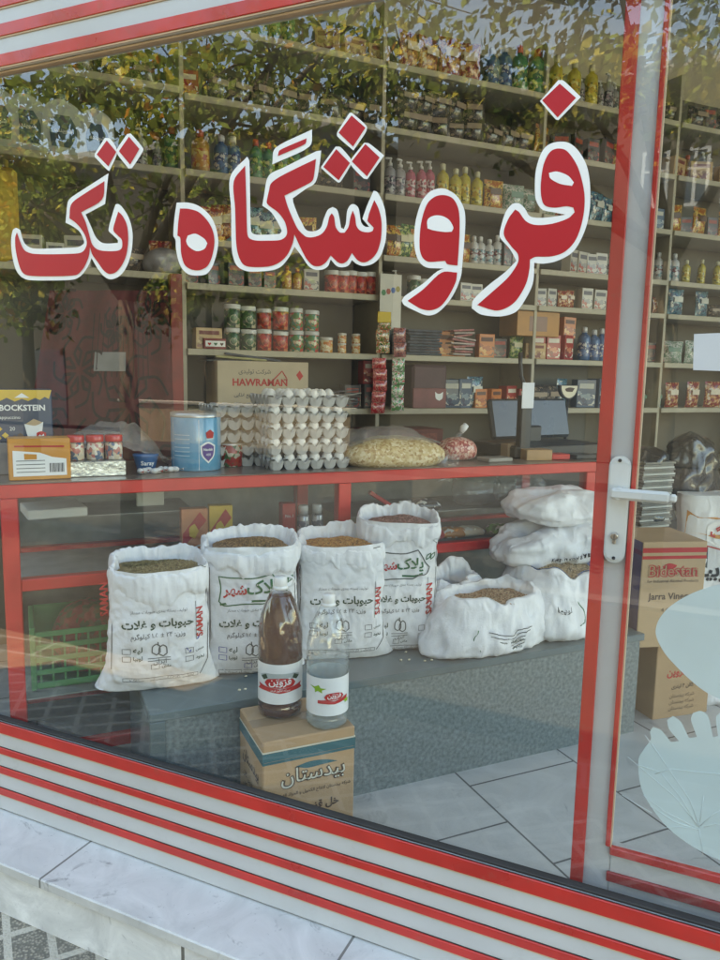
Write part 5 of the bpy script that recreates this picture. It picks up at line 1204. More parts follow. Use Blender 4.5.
# --- shelf above (z5)
row('amber', 283, 300, 2, Z5, 'small amber bottle behind the big red letters, above the tins', 285, sc=.8)
row('bwhi', 300, 322, 1, Z5, 'plain whitish box on the shelf above the cream tins', 285, sc=.8)
row('rtin', 328, 372, 5, Z5, 'reddish jar in the row above the small tuna tins', 290)
row('bdrk', 225, 262, 2, Z5, 'dark box behind the lettering above the green tins', 285, sc=.8)
row('gtin', 408, 440, 3, Z5, 'green lidded jar right of the hanging snack strips', 290, sc=.95)
row('bwhi', 458, 480, 2, Z5, 'white mug box between the big letters', 290, sc=.75)
row('bblu', 490, 515, 2, Z5, 'grey blue box near the metal bracket', 290, sc=.75)
row('bwhi', 535, 555, 2, Z5, 'grey patterned carton on the fifth shelf near the red door edge', 292, sc=.75)
row('pr', 558, 575, 2, Z5, 'small red and orange sachet between grey cartons and face boxes', 292, sc=.6)
row('bwhi', 578, 606, 2, Z5, 'pale box with two small dark marks beside the red door edge', 292, sc=.85)
# --- z4 row
row('po', 385, 400, 2, Z4, 'yellow packet standing between the letters sheen and waw', 240, 2)
row('pg', 400, 412, 2, Z4, 'green and orange packet left of the letter waw', 240, 2)
row('po', 412, 470, 5, Z4, 'golden packet behind the letter waw', 245)
row('white', 470, 500, 4, Z4, 'pale bottle in the row right of the letter waw', 250, sc=.9)
row('bdrk', 500, 530, 3, Z4, 'dark small box in the row behind the letter re', 250)
row('bwhi', 565, 604, 4, Z4, 'whitish sachet box near the top of the door edge', 255, sc=.9)
row('po', 285, 310, 3, Z4, 'gold foil packet behind the letter sheen', 235)
row('pb', 232, 285, 4, Z4, 'blue and silver packet behind the letter gaf', 235)
row('pr', 196, 230, 3, Z4, 'red packet behind the small letter he', 230)
row('pd', 310, 385, 4, Z4, 'dark snack packet behind the letter sheen', 240)
# --- z3 row
row('grey', 385, 405, 2, Z3, 'grey pump bottle on the upper shelf, left of the pink ones', 190)
row('pink', 405, 435, 3, Z3, 'pink pump bottle on the upper shelf', 190)
row('yellow', 437, 482, 4, Z3, 'yellow flip-top bottle in the row of four on the upper shelf', 195, sc=1.05)
row('po', 484, 500, 1, Z3, 'golden packet between yellow bottles and green bags', 200)
row('pw', 505, 555, 3, Z3, 'pale green wrapped bundle left of the letter fe', 205)
row('pb', 590, 612, 2, Z3, 'teal packet beside the top of the door edge', 210)
row('pr', 545, 590, 3, Z3, 'dark red packet behind the letter fe', 205)
row('blue', 215, 240, 2, Z3, 'blue bottle above the letter he', 165)
row('green', 168, 178, 1, Z3, 'green bottle with red cap above the letter he', 150)
row('amber', 193, 210, 1, Z3, 'amber jar beside the blue bottle', 160, sc=1.2)
row('green', 250, 300, 4, Z3, 'teal green bottle on the upper shelf above the letter gaf', 170)
row('pd', 300, 340, 2, Z3, 'dark packet under the letter dots', 185)
# --- z2 row
row('pd', 396, 480, 5, Z2, 'dark crinkled bundle heaped on the second shelf', 130, 1, 2, .11)
row('pd', 482, 530, 3, Z2, 'dark flower packet above the yellow bottles', 145)
row('po', 530, 548, 1, Z2, 'orange packet on the second shelf near the diamond dot', 150)
row('bdrk', 552, 612, 4, Z2, 'dark box on the second shelf beside the door edge', 150, 1, 1)
row('pd', 205, 385, 8, Z2, 'dark brown bundle behind the leaves reflected at top', 100)
# --- z1 row
row('blue', 485, 512, 2, Z1, 'blue jug on the top shelf', 60, sc=1.2)
row('green', 512, 545, 2, Z1, 'green jug on the top shelf', 60, sc=1.3)
row('yellow', 548, 600, 3, Z1, 'yellow jug on the top shelf near the door', 70, sc=1.2)
row('pr', 400, 480, 4, Z1, 'red bag on the top shelf', 40, sc=1.2)
# --- left bay (z3 / .48)
for k, (px, lb) in enumerate(((-2, 'grey white detergent jug cut by the picture edge, high on the left'), (27, 'grey white detergent jug with dark label, second on the high left shelf'), (62, 'grey white detergent jug behind reflected leaves on the high left shelf'))):
    place('jug', X(px, 4.12, 120), .995, lb, None, 4.12, rr.uniform(-.1, .1), 1.0)
place('jug', X(95, 4.14, 130), .995, 'grey white detergent jug farthest right on the high left shelf', None, 4.14, .1, .9)
carton('yellow_sack', 'yellow patterned packet hanging low at the far left edge', 'packet', (X(3, 4.05, 200), 4.12, .4805), 0, .13, .12, .44, mat('sack_yellow', (.45, .28, .04), .5, .35, 14), None, None, .02)
grb = slump('folded_bag', 'grey folded plastic bag lying left of the letter he', 'bag', (X(163, 4.08, 260), 4.09, .4805), 0, .22, .16, .13, 101, mat('bag_grey', (.26, .25, .27), .4, .2, bump=.003, bscale=30, coat=.3), wr=.03)
# --- z6 right of the strips: folded clothes bundles etc.
FB = mat('cloth_slate', (.07, .08, .10), .8, .3, 20); FP = mat('cloth_pink', (.42, .17, .17), .8, .4, 40)
t = thing('folded_bags', 'stack of dark folded plastic carrier bags on the middle shelf', 'bag stack', (X(420, 4.1, 340), 4.12, Z6+.001), .05)
mb = MB()
for k in range(9): mb.bbox(-.13+rr.uniform(-.01, .01), .10+rr.uniform(-.02, .02), -.1, .1, .017*k, .017*k+.015, FB if k % 3 else mat('cloth_teal', (.05, .07, .09), .8), .005)
mb.build('bag_sheets', t)
t = thing('folded_bags', 'fanned stack of pink striped carrier bags beside the dark ones', 'bag stack', (X(457, 4.08, 340), 4.10, Z6+.001), .05)
mb = MB()
for k in range(10): mb.bbox(-.075+rr.uniform(-.02, .02), .075+rr.uniform(-.02, .02), -.09, .09, 0, .011, FP if k % 2 else mat('cloth_light', (.45, .38, .36), .8), .003, Matrix.Translation((0, 0, .016*k+.008)) @ Matrix.Rotation(radians(rr.uniform(-9, 9)), 4, 'Y'))
mb.build('bag_sheets', t)
row('bora', 477, 492, 1, Z6, 'orange red round-front box beside the pink striped bags', 345, sc=.95)
row('bdrk', 494, 502, 1, Z6, 'dark slim box behind the cable', 345, sc=.8)
row('bred', 527, 572, 3, Z6, 'red tea box in the row under the orange carton', 345, sc=1.0)
row('bora', 560, 575, 1, Z6+.142, 'coral red box stacked over the tea boxes', 325, sc=.95)
row('blue', 580, 606, 3, Z6, 'blue and grey bottle beside the door edge, under the shelf', 340, sc=1.0)
TAN = mat('carton_orange', (.50, .25, .09), .6, .08)
carton('orange_carton', 'orange brown carton with a darker window, hung above the tea boxes', 'carton', (X(536, 4.05, 320), 4.12, Z6+.143), 0, .33, .2, .155, TAN, lambda mb, F, w, h: mb.poly([(-w*.22, h*.2), (w*.2, h*.2), (w*.2, h*.8), (-w*.22, h*.8)], mat('carton_window', (.28, .16, .12), .5), F))
row('btan', 520, 546, 1, Z6, 'tan box under the orange carton', 345, sc=.9)
# --- hanging sachet strips and the card they hang from
DSP = mat('display_card', (.60, .58, .52), .6, .06)
hc = thing('display_card', 'pale hanging card with coloured shapes above the snack strips', 'card', (X(391, 3.96, 290), 3.965, .33), 0)
MB().bbox(-.068, .068, -.003, .003, -.08, .225, DSP, .001).build('card_body', hc)
pm = MB()
for k, c in enumerate(((.05, .2, .08), (.4, .08, .05), (.05, .12, .35), (.3, .25, .05))): pm.poly(spline([(-.045+.03*k+.014*cos(a), .12+.018*sin(a)+.008*k) for a in [2*pi*i/6 for i in range(6)]], 3), mat('dot_%d' % k, c, .5), lambda x, z: Vector((x, -.0042, z)))
pm.build('printing', hc)
def sachets(label, px, ztop, zbot, cols, w, y):
    t = thing('sachet_strip', label, 'sachet strip', (X(px, y, 350), y, ztop), 0)
    n = max(2, int((ztop-zbot)/.062)); m = pmat('sachet_%d' % px, cols, 60, .25, .7, kind='n')
    for k in range(n):
        mb = MB(); zz = -(k+1)*(ztop-zbot)/n; hgt = (ztop-zbot)/n*.96; dx = rr.uniform(-.006, .006)
        for s_ in (-1, 1): mb.grid(8, 6, lambda u, v: Vector(((u-.5)*w+dx, s_*(.012*(sin(pi*u)*sin(pi*v))**.5+.0006)+rr.uniform(-.001, .001), zz+v*hgt)), m)
        mb.build('sachet', t)
sachets('yellow and green hanging strip of snack sachets, upper left strip', 383, .31, .11, [(60, 110, 55), (110, 130, 60), (190, 80, 60), (205, 195, 160), (50, 80, 45)], .085, 3.95)
sachets('dark red hanging strip of snack sachets, upper right strip', 400, .26, .09, [(130, 40, 45), (100, 35, 40), (165, 90, 80), (80, 40, 50)], .08, 3.95)
sachets('bright red hanging strip of snack sachets, lower left strip', 380, .085, -.235, [(190, 35, 45), (160, 30, 40), (200, 120, 110), (120, 25, 30)], .088, 3.955)
sachets('green and white hanging strip of snack sachets, lower right strip', 399, .085, -.22, [(30, 130, 60), (60, 120, 70), (200, 200, 190), (170, 40, 50)], .08, 3.955)
ysac = carton('yellow_card', 'bright yellow card at the head of the green snack strip', 'card', (X(383, 3.94, 320), 3.925, .28), 0, .085, .004, .06, mat('card_yellow', (.62, .42, .03), .5))
# --- z7 row
row('bdrk', 345, 372, 3, Z7, 'dark box under the tin shelf, left of the red strip', 400, sc=.9)
row('bred', 362, 374, 1, Z7+.14, 'dark red box lying under the tin shelf', 370, sc=.9)
t = thing('maroon_case', 'large maroon cloth case with a white cat face on the lowest visible shelf', 'case', (X(425, 4.08, 390), 4.12, Z7+.001), 0)
MB().bbox(-.12, .12, -.1, .1, 0, .26, mat('case_maroon', (.10, .055, .06), .7, .15), .015).build('case_body', t)
MB().bbox(-.12, .11, -.112, -.1005, .0, .12, mat('case_pink', (.22, .07, .07), .6, .2), .004).build('pocket', t)
pm = MB(); pm.poly(spline([(.035, .06), (.03, .10), (.045, .088), (.065, .088), (.085, .10), (.082, .06), (.06, .045)], 3), LB_W, lambda x, z: Vector((x, -.1135, z))); pm.build('cat_face', t)
row('bblu', 445, 465, 2, Z7, 'dark blue box right of the maroon case', 390, sc=1.1)
row('pb', 466, 482, 1, Z7, 'blue snack packet with orange print', 395)
row('bora', 470, 500, 2, Z7, 'orange brown box behind the pole display', 395, sc=.8)
row('pd', 530, 556, 2, Z7, 'brown ornament packet on the lower shelf near the dish', 395)
row('bblu', 576, 606, 2, Z7, 'dark blue bag-like box beside the door edge', 390, sc=1.2)
carton('maroon_carton', 'long dark red carton with an oval label, under the lowest visible shelf', 'carton', (X(400, 3.95, 430), 4.0, -.485), 0, .50, .25, .16, mat('carton_maroon', (.16, .03, .03), .6, .15), lambda mb, F, w, h: (mb.poly(spline([(w*.2+.05*cos(a), h*.5+.022*sin(a)) for a in [2*pi*i/10 for i in range(10)]], 2), LB_W, F), mb.poly([(-w*.05, h*.15), (w*.42, h*.15), (w*.42, h*.85), (-w*.05, h*.85)], mat('red_pattern', (.25, .05, .04), .5, .5, 40), lambda x, z: F(x, z)+Vector((0, .0005, 0)))))
t = thing('folded_papers', 'loose pile of folded dark papers behind the egg trays', 'papers', (X(330, 4.05, 390), 4.1, Z7+.001), .1)
mb = MB()
for k in range(7): mb.bbox(-.15, .15, -.1, .1, 0, .007, mat('paper_d%d' % (k % 3), [(.10, .10, .11), (.32, .31, .29), (.16, .13, .12)][k % 3], .6, .2), .002, Matrix.Translation((rr.uniform(-.03, .03), 0, .012+.013*k)) @ Matrix.Rotation(radians(rr.uniform(-11, 6)), 4, 'Y'))
mb.build('paper_sheets', t)
t = thing('rolled_papers', 'dark folded sacks lying on top of the beige carton', 'papers', (X(240, 4.05, 365), 4.08, Z7+.25), 0)
mb = MB()
for k in range(3): mb.bbox(-.20+.05*k, .05+.08*k, -.1, .1, 0, .012, [DARK, mat('paper_y', (.35, .33, .15), .6), FB][k], .003, Matrix.Translation((0, 0, .014*k)) @ Matrix.Rotation(radians(3*k), 4, 'Y'))
mb.build('paper_sheets', t)
carton('display_case', 'shoulder-high grey cabinet standing behind the counter, bearing the maroon carton', 'cabinet', (2.35, 4.02, FLOOR), 0, 3.2, .30, .96, mat('cabinet_grey', (.10, .10, .10), .6, .2))
# --- goods seen through the door
for (z, py, kd, n, lb) in ((Z3, 200, 'po', 3, 'orange brown packet seen through the door glass, third shelf'), (Z4, 260, 'yellow', 4, 'slim yellow bottle seen through the door glass'), (Z5, 300, 'pb', 3, 'blue packet seen through the door glass'), (Z6, 345, 'pw', 4, 'pale packet seen through the door glass'), (Z7, 395, 'pr', 4, 'pinkish packet low behind the door glass'), (Z2, 120, 'btan', 3, 'tan box high behind the door glass'), (Z1, 60, 'pd', 3, 'dark bag on the top shelf behind the door glass')):
    row(kd, 662 if kd != 'yellow' else 680, 740, n, z, lb, py, sc=.8 if kd == 'yellow' else 1)
row('white', 655, 680, 3, Z4, 'pale narrow bottle left of the slim yellow ones', 260, sc=1)
# --- the rest of the shelves: groups of like goods in every free stretch
KN = {'pd': 'dark foil packet', 'po': 'orange foil packet', 'pr': 'red foil packet', 'pg': 'green foil packet', 'pb': 'blue foil packet', 'pw': 'pale green packet', 'bred': 'red box', 'bora': 'orange box', 'bwhi': 'whitish box', 'bblu': 'slate blue box', 'bdrk': 'dark box', 'btan': 'tan box', 'grey': 'grey pump bottle', 'white': 'white bottle', 'green': 'green bottle', 'amber': 'amber bottle', 'blue': 'blue bottle', 'rtin': 'red tin', 'gtin': 'green tin'}
def where(x, z):
    zn = {1.72: 'top', 1.7: 'top', 1.385: 'second', 1.36: 'second', .995: 'third', 1.0: 'third', .665: 'fourth', .48: 'curtain', .44: 'fifth', .105: 'sixth', -.21: 'seventh'}[z]
    for lim, nm in ((.25, 'above the far left jugs and curtain'), (.8, 'above the right half of the curtain'), (1.3, 'in the bay over the egg trays'), (1.92, 'in the bay over the snack sack'), (2.45, 'over the candy bag'), (3.0, 'over the cash register'), (3.6, 'just left of the door frame'), (4.3, 'just right of the door frame'), (9, 'at the picture\'s right edge')):
        if x < lim: return '%s shelf, %s' % (zn, nm)
fr_ = random.Random(11); used_l = set()
def fill(z, x0, x1):
    xx = x0
    pool = ['pd', 'pd', 'po', 'pr', 'pg', 'pb', 'bdrk', 'bdrk', 'bora', 'bwhi', 'bblu', 'btan', 'grey', 'amber', 'green', 'pw', 'bred', 'blue', 'white']
    while xx < x1:
        kd = fr_.choice(pool); w_ = {'p': .125, 'b': .105}.get(kd[0], .075); w_ = {'pd': .15, 'pw': .14, 'btan': .15, 'blue': .08}.get(kd, w_)
        lb = '%s on the %s' % (KN[kd], where(xx, z))
        if lb in used_l: xx += .02; continue
        used_l.add(lb)
        for q in range(fr_.randint(2, 5)):
            if xx > x1: break
            if not any(abs(zz-z) < .06 and abs(ox-xx) < w_*.85 for zz, ox in OCC):
                hi = fr_.uniform(.85, 1.15) if z not in (.44,) else fr_.uniform(.7, .85)
                place(kd, xx, z, lb, lb, 4.10+fr_.uniform(-.01, .03), None, hi)
            xx += w_
for z in (1.385, .48): fill(z, -.35, .76)
fill(1.72, -.3, .76); fill(.995, .62, .76)
for z in (1.70, 1.36, 1.0, .665, .44): fill(z, .86, 5.1)
fill(.105, 2.3, 5.0); fill(-.21, 1.1, 1.25); fill(-.21, 2.5, 5.0)
# ================================================================ RED PATTERNED CLOTH
CL = mat('cloth_maroon', (.10, .014, .017), .85, .2, 30, bump=.0008, bscale=300); CL2 = mat('cloth_dark', (.018, .006, .008), .85, .2, 30)
cth = thing('patterned_curtain', 'dark maroon curtain with black flower scrolls hanging behind the left goods', 'curtain', (0, 0, 0))
c0 = oy(50, 290, 3.9); c1 = oy(168, 290, 3.9); c2 = oy(20, 480, 3.9); c3 = oy(178, 480, 3.9)
def cl(u, v, o=0):
    a = c0.lerp(c1, u); b_ = c2.lerp(c3, u); p = a.lerp(b_, v); p = Vector((p.x, 3.92+.014*sin(u*23+1.5*sin(v*3))+.02*nz(u*3, v*2, 0, 2)-o, p.z)); return p
mb = MB(); mb.grid(90, 30, lambda u, v: cl(u, v*1.5), CL); mb.grid(20, 20, lambda u, v: cl(u, v*1.5, -.004), CL); mb.build('cloth', cth)
mb = MB()
def flower(cx, cy, r_):
    for k in range(7):
        a = 2*pi*k/7; P = spline([(cx+r_*.25*cos(a), cy+r_*.25*sin(a)), (cx+r_*.8*cos(a+.25), cy+r_*.8*sin(a+.25)), (cx+r_*cos(a), cy+r_*sin(a)), (cx+r_*.8*cos(a-.25), cy+r_*.8*sin(a-.25))], 3)
        strip(mb, P, .018, CL2, lambda u, v: cl(u, v, .004), True)
        strip(mb, spline([(cx+r_*cos(a), cy+r_*sin(a)), (cx+r_*1.35*cos(a+.3), cy+r_*1.35*sin(a+.3)), (cx+r_*1.5*cos(a+.7), cy+r_*1.5*sin(a+.7))], 4)[:9], .015, CL2, lambda u, v: cl(u, v, .004))
for cx, cy, r_ in ((.68, .60, .19), (.3, .42, .13), (.85, .15, .12), (.45, .85, .13), (.15, .12, .09), (.55, .2, .08), (.1, .7, .1), (.9, .95, .1)): flower(cx, cy, r_)
mb.build('flower_print', cth)
mb = MB(); mb.poly([(.40, .32), (.64, .32), (.64, .42), (.40, .42)], mat('cloth_grey', (.20, .20, .20), .7, .2), lambda u, v: cl(u, v, .006)); 
for k in range(12): strip(mb, dens([(.38+.04*k, .12), (.38+.04*k, .45)], .05), .006, CL2, lambda u, v: cl(u, v, .004))
mb.build('patch', cth)
# ================================================================ BEHIND THE DOOR
def bid(mb, F, w, h):
    F2 = lambda x, z: F(x, z)+Vector((0, -.0008, 0))
    mb.poly([(-w/2, h*.90), (w/2, h*.90), (w/2, h*.945), (-w/2, h*.945)], RINK, F); mb.poly([(-w/2, h*.84), (w/2, h*.84), (w/2, h*.87), (-w/2, h*.87)], RINK, F)
    write(mb, 'Bidestan', RINK, F, .0, h*.68, width=w*.78, bold=.06); write(mb, 'Bidestan', KRAFT, F2, .0, h*.68, width=w*.78, bold=.0)
    mb.poly(spline([(-w*.18, h*.77), (-w*.08, h*.80), (w*.05, h*.78), (-.0, h*.75), (-w*.14, h*.745)], 4), RINK, F)
    write(mb, 'Jarra Vinegar', BRN, F, 0, h*.46, width=w*.74, bold=.02)
    write(mb, 'for Industrial Alcohol Products', BRN, F, 0, h*.62, width=w*.8); write(mb, '4 Gallon', BRN, F, 0, h*.34, width=w*.3); write(mb, '20 Litre', BRN, F, 0, h*.22, width=w*.3)
def low(mb, F, w, h):
    write(mb, 'خل قزوین', RINK, F, 0, h*.55, width=w*.6, bold=.03); write(mb, 'گالن ۴ لیتری', BRN, F, 0, h*.38, width=w*.4, bold=.02)
    for k in range(3): write(mb, 'شرکه بیدستان', BRN, F, 0, h*(.26-.08*k), width=w*.45)
lc = oz(672, 709, FLOOR)
carton('vinegar_carton', 'lower brown carton with red print, standing on the floor behind the door glass', 'carton', (2.66, 2.45, FLOOR), -.10, .30, .26, .36, KRAFT, low)
bc = carton('vinegar_carton', 'upper brown carton with red bands and English print behind the door glass', 'carton', (2.53, 2.42, FLOOR+.361), -.28, .29, .30, .46, mat('kraft_light', (.50, .33, .19), .7, .06, 10, bump=.0003, bscale=120), bid)
mb = MB(); mb.poly([(-.148, .002), (.148, .002), (.148, .458), (-.148, .458)], mat('carton_shade', (.10, .065, .12), .6, .1), lambda x, z: Vector((-.1458, x, z))); mb.poly([(-.15, .40), (.15, .40), (.15, .42), (-.15, .42)], mat('band_shade', (.12, .02, .06), .6), lambda x, z: Vector((-.1465, x, z))); mb.build('shaded_side', bc)  # shadow on the carton's left face, put into the colour as dull purple
RB = thing('rice_sack', 'upright white rice sack with orange flash and red badge behind the door', 'sack', (3.02, 2.55, FLOOR+.30), -.45)
sk5 = Sack(.36, .16, .66, 9, top=.92); mb = MB(); mb.grid(90, 34, lambda u, v: sk5.pt(u, v) if v < .97 else sk5.pt(u, v)*1, WOV, wrap=True); mb.add([sk5.pt(i/90, 1) for i in range(90)], [list(range(90))], WOV); mb.build('sack_body', RB)
mb = MB(); F = lambda x, z: sk5.front(x, z, .002); F2 = lambda x, z: sk5.front(x, z, .0032); F3 = lambda x, z: sk5.front(x, z, .0044)
F0 = F; F = lambda x, z: F0(x, z+.115); F02 = F2; F2 = lambda x, z: F02(x, z+.115); F03 = F3; F3 = lambda x, z: F03(x, z+.115)
mb.poly(spline([(-.15, .47), (-.10, .44), (-.02, .44), (.1, .42), (.1, .38), (0, .34), (-.08, .36), (-.15, .36)], 4), ORG, F)
mb.poly(spline([(-.06, .40), (.0, .43), (.1, .43), (.16, .38), (.1, .31), (.0, .30), (-.06, .33)], 4), LB_W, F2); write(mb, 'گلرنگ', RINK, F3, .03, .35, width=.15, bold=.04); strip(mb, dens([(-.15, .33), (-.06, .305), (.05, .28), (.16, .28)]), .006, RINK, F)
write(mb, 'لوبیا', BLK, F, .0, .16, width=.16, bold=.04); mb.poly([(-.13, .22), (-.05, .2), (-.05, .3), (-.10, .31)], GREY, F); mb.build('printing', RB)
slump_open('white bundle lying on the floor behind the door stickers', Vector((2.98, 2.50, FLOOR+.001)), .1, .42, .34, .29, 44)
for k, (px, py, Y, w, h, lb) in enumerate(((668, 470, 2.9, .34, .3, 'black crumpled bag heap seen just right of the lever'), (712, 455, 3.1, .42, .34, 'glossy black bag heap at the picture edge behind the door'))):
    p = oy(px, py, Y)
    slump('black_bag', lb, 'bag', (p.x+.1, Y+.25, -.80), .3*k, w, .26, h+.12, 120+k, mat('black_film', (.025, .027, .028), .25, .3, bump=.006, bscale=14, coat=.5), wr=.05)
MB().bbox(-.5, .75, -.2, .25, 0, .64, mat('crate_stack_grey', (.12, .12, .11), .6, .2), .01).build('x').name = 'low_cabinet'
o = bpy.data.objects['low_cabinet']; o.location = (3.55, 3.2, FLOOR); tag(o, 'low grey cabinet holding the black bags behind the door', 'cabinet')
def papers(label, p, w, d, n, m):
    t = thing('paper_stack', label, 'papers', p, rr.uniform(-.2, .2)); mb = MB()
    for k in range(n): mb.bbox(-w/2+rr.uniform(-.01, .01), w/2+rr.uniform(-.01, .01), -d/2, d/2, .012*k, .012*k+.0105, m if k % 3 else WB, .002)
    mb.build('paper_sheets', t)
papers('tall stack of grey newspapers behind the lever', Vector((3.14, 3.12, -.8095)), .22, .2, 30, mat('newsprint', (.27, .26, .23), .8, .15))
# ================================================================ STREET BEHIND THE PHOTOGRAPHER (seen reflected in the glass)
def leafm(name, c):
    if name in MC: return MC[name]
    m, t, n, b = nt(name); L = t.links; n.remove(b)
    tc = n.new('ShaderNodeTexCoord'); no = n.new('ShaderNodeTexNoise'); no.inputs['Scale'].default_value = 6; L.new(tc.outputs['Object'], no.inputs[0])
    cr = n.new('ShaderNodeValToRGB'); cr.color_ramp.elements[0].color = tuple(v*.55 for v in c)+(1,); cr.color_ramp.elements[1].color = tuple(min(1, v*1.5) for v in c)+(1,); cr.color_ramp.elements[0].position = .35; cr.color_ramp.elements[1].position = .65
    L.new(no.outputs['Fac'], cr.inputs[0])
    d = n.new('ShaderNodeBsdfDiffuse'); tl = n.new('ShaderNodeBsdfTranslucent'); L.new(cr.outputs[0], d.inputs[0]); L.new(cr.outputs[0], tl.inputs[0])
    mx = n.new('ShaderNodeMixShader'); mx.inputs[0].default_value = .4; L.new(d.outputs[0], mx.inputs[1]); L.new(tl.outputs[0], mx.inputs[2]); L.new(mx.outputs[0], n['Material Output'].inputs[0])
    MC[name] = m; return m
LG = leafm('leaf_green', (.26, .33, .08)); LY = leafm('leaf_yellow', (.62, .54, .12)); LO = leafm('leaf_orange', (.52, .24, .05)); LD = leafm('leaf_dark_green', (.04, .08, .02))
BARK = mat('bark', (.10, .08, .06), .9, .3, 12, bump=.01)
def tree(label, s, D, blobs, n, mats, seed, size=.065, trunk=.12, name='street_tree'):
    base = WP(s, -D, PAVE); t = thing(name, label, 'tree', base, WROT); r_ = random.Random(seed)
    tb = MB(); cz = sum(b_[2] for b_ in blobs)/len(blobs)-PAVE
    top = Vector((0, 0, cz*.62)); pts = [Vector((0, 0, 0)), Vector((.04, .03, cz*.3)), top]
    tb.tube(pts, [trunk, trunk*.8, trunk*.62], BARK, 10)
    mb = MB()
    vols = [b_[3]*b_[4]*b_[5] for b_ in blobs]; tot = sum(vols)
    for b_, vv in zip(blobs, vols):
        c = Vector((b_[0]-s, -(b_[1]-D), b_[2]-PAVE)); 
        tb.tube([top, top.lerp(c, .5)+Vector((0, 0, .1)), c], [trunk*.5, trunk*.3, trunk*.12], BARK, 6)
        twigs = []
        for q in range(int(14)):
            d = Vector((r_.gauss(0, 1), r_.gauss(0, 1), r_.gauss(0, .8))).normalized(); e = c+Vector((d.x*b_[3], d.y*b_[4], d.z*b_[5]))*r_.uniform(.6, 1.0); mid = c.lerp(e, .5)+Vector((r_.uniform(-.1, .1), r_.uniform(-.1, .1), .06))
            tb.tube([c, mid, e], [trunk*.12, trunk*.07, .004], BARK, 4, cap=False); twigs += [(c, mid, e)]
        m_ = int(n*vv/tot)
        for k in range(m_):
            tw = r_.choice(twigs); f = r_.random()**.6
            p = tw[0].lerp(tw[1], f*2) if f < .5 else tw[1].lerp(tw[2], f*2-1)
            p = p+Vector((r_.gauss(0, .16), r_.gauss(0, .16), r_.gauss(0, .14)))
            a = Vector((r_.gauss(0, 1), r_.gauss(0, 1), r_.gauss(0, 1))).normalized(); u = a.orthogonal().normalized(); v = a.cross(u); z = size*r_.uniform(.6, 1.35)
            mm = mats[min(len(mats)-1, int(abs(r_.gauss(0, .9)+(nz(p.x, p.y, p.z, seed)*2+1))))]
            mb.add([p-u*z, p-u*z*.2-v*z*.62, p+u*z*.9-v*z*.1, p-u*z*.1+v*z*.62], [(0, 1, 2, 3)], mm)
    tb.build('trunk', t); mb.build('crown', t); return t
tree('yellow-green street tree reflected across the left and middle of the glass', -4.6, 3.4, [(-3.7, 3.2, 1.9, 1.1, .9, .7), (-4.9, 3.4, 2.3, 1.2, .9, .9), (-2.9, 3.0, 2.1, .8, .7, .6), (-5.6, 3.4, 1.4, .8, .7, .6), (-2.4, 3.6, 2.7, .8, .7, .5), (-4.2, 3.6, 1.35, .7, .6, .35)], 5200, [LG, LG, LY, LO], 1, .045, .11)
tree('orange and green low tree reflected at the far left of the glass', -7.4, 3.6, [(-7.0, 3.3, .55, .9, .7, .8), (-6.3, 3.1, 1.0, .6, .5, .5), (-7.8, 3.6, 1.6, 1.0, .9, .9), (-6.6, 3.4, 2.0, .9, .8, .7)], 9500, [LG, LY, LO, LO], 2, .048, .1)
tree('tall leafy tree reflected at the top right of the window', -.4, 5.2, [(-3.0, 4.8, 2.5, .8, .8, .6), (-2.1, 5.0, 2.3, .9, .8, .65), (-1.2, 5.0, 2.35, .9, .8, .65), (-.3, 5.2, 2.3, .9, .8, .6), (.6, 5.0, 2.7, .8, .8, .6), (-1.0, 5.2, 3.4, 1.8, 1, .6)], 8500, [LD, LG, LY], 3, .052, .12)
tree('dark tree farther down the street, between the two houses', -11.5, 8.5, [(-11.5, 8.5, 1.6, 1.6, 1.2, 1.4), (-10.4, 8.5, 2.6, 1.3, 1.2, 1.0), (-12.8, 8.5, 2.8, 1.4, 1.2, 1.2)], 3200, [LD, LG, LG, LY], 4, .10, .16)
tree('green tree behind the road, left of the brown house', -8.2, 9.5, [(-8.2, 9.5, 2.4, 1.4, 1.2, 1.0), (-7.2, 9.5, 1.4, 1.0, 1.0, .8), (-9.0, 9.5, 1.2, 1.0, .9, .8)], 2600, [LD, LG, LY], 5, .09, .14)
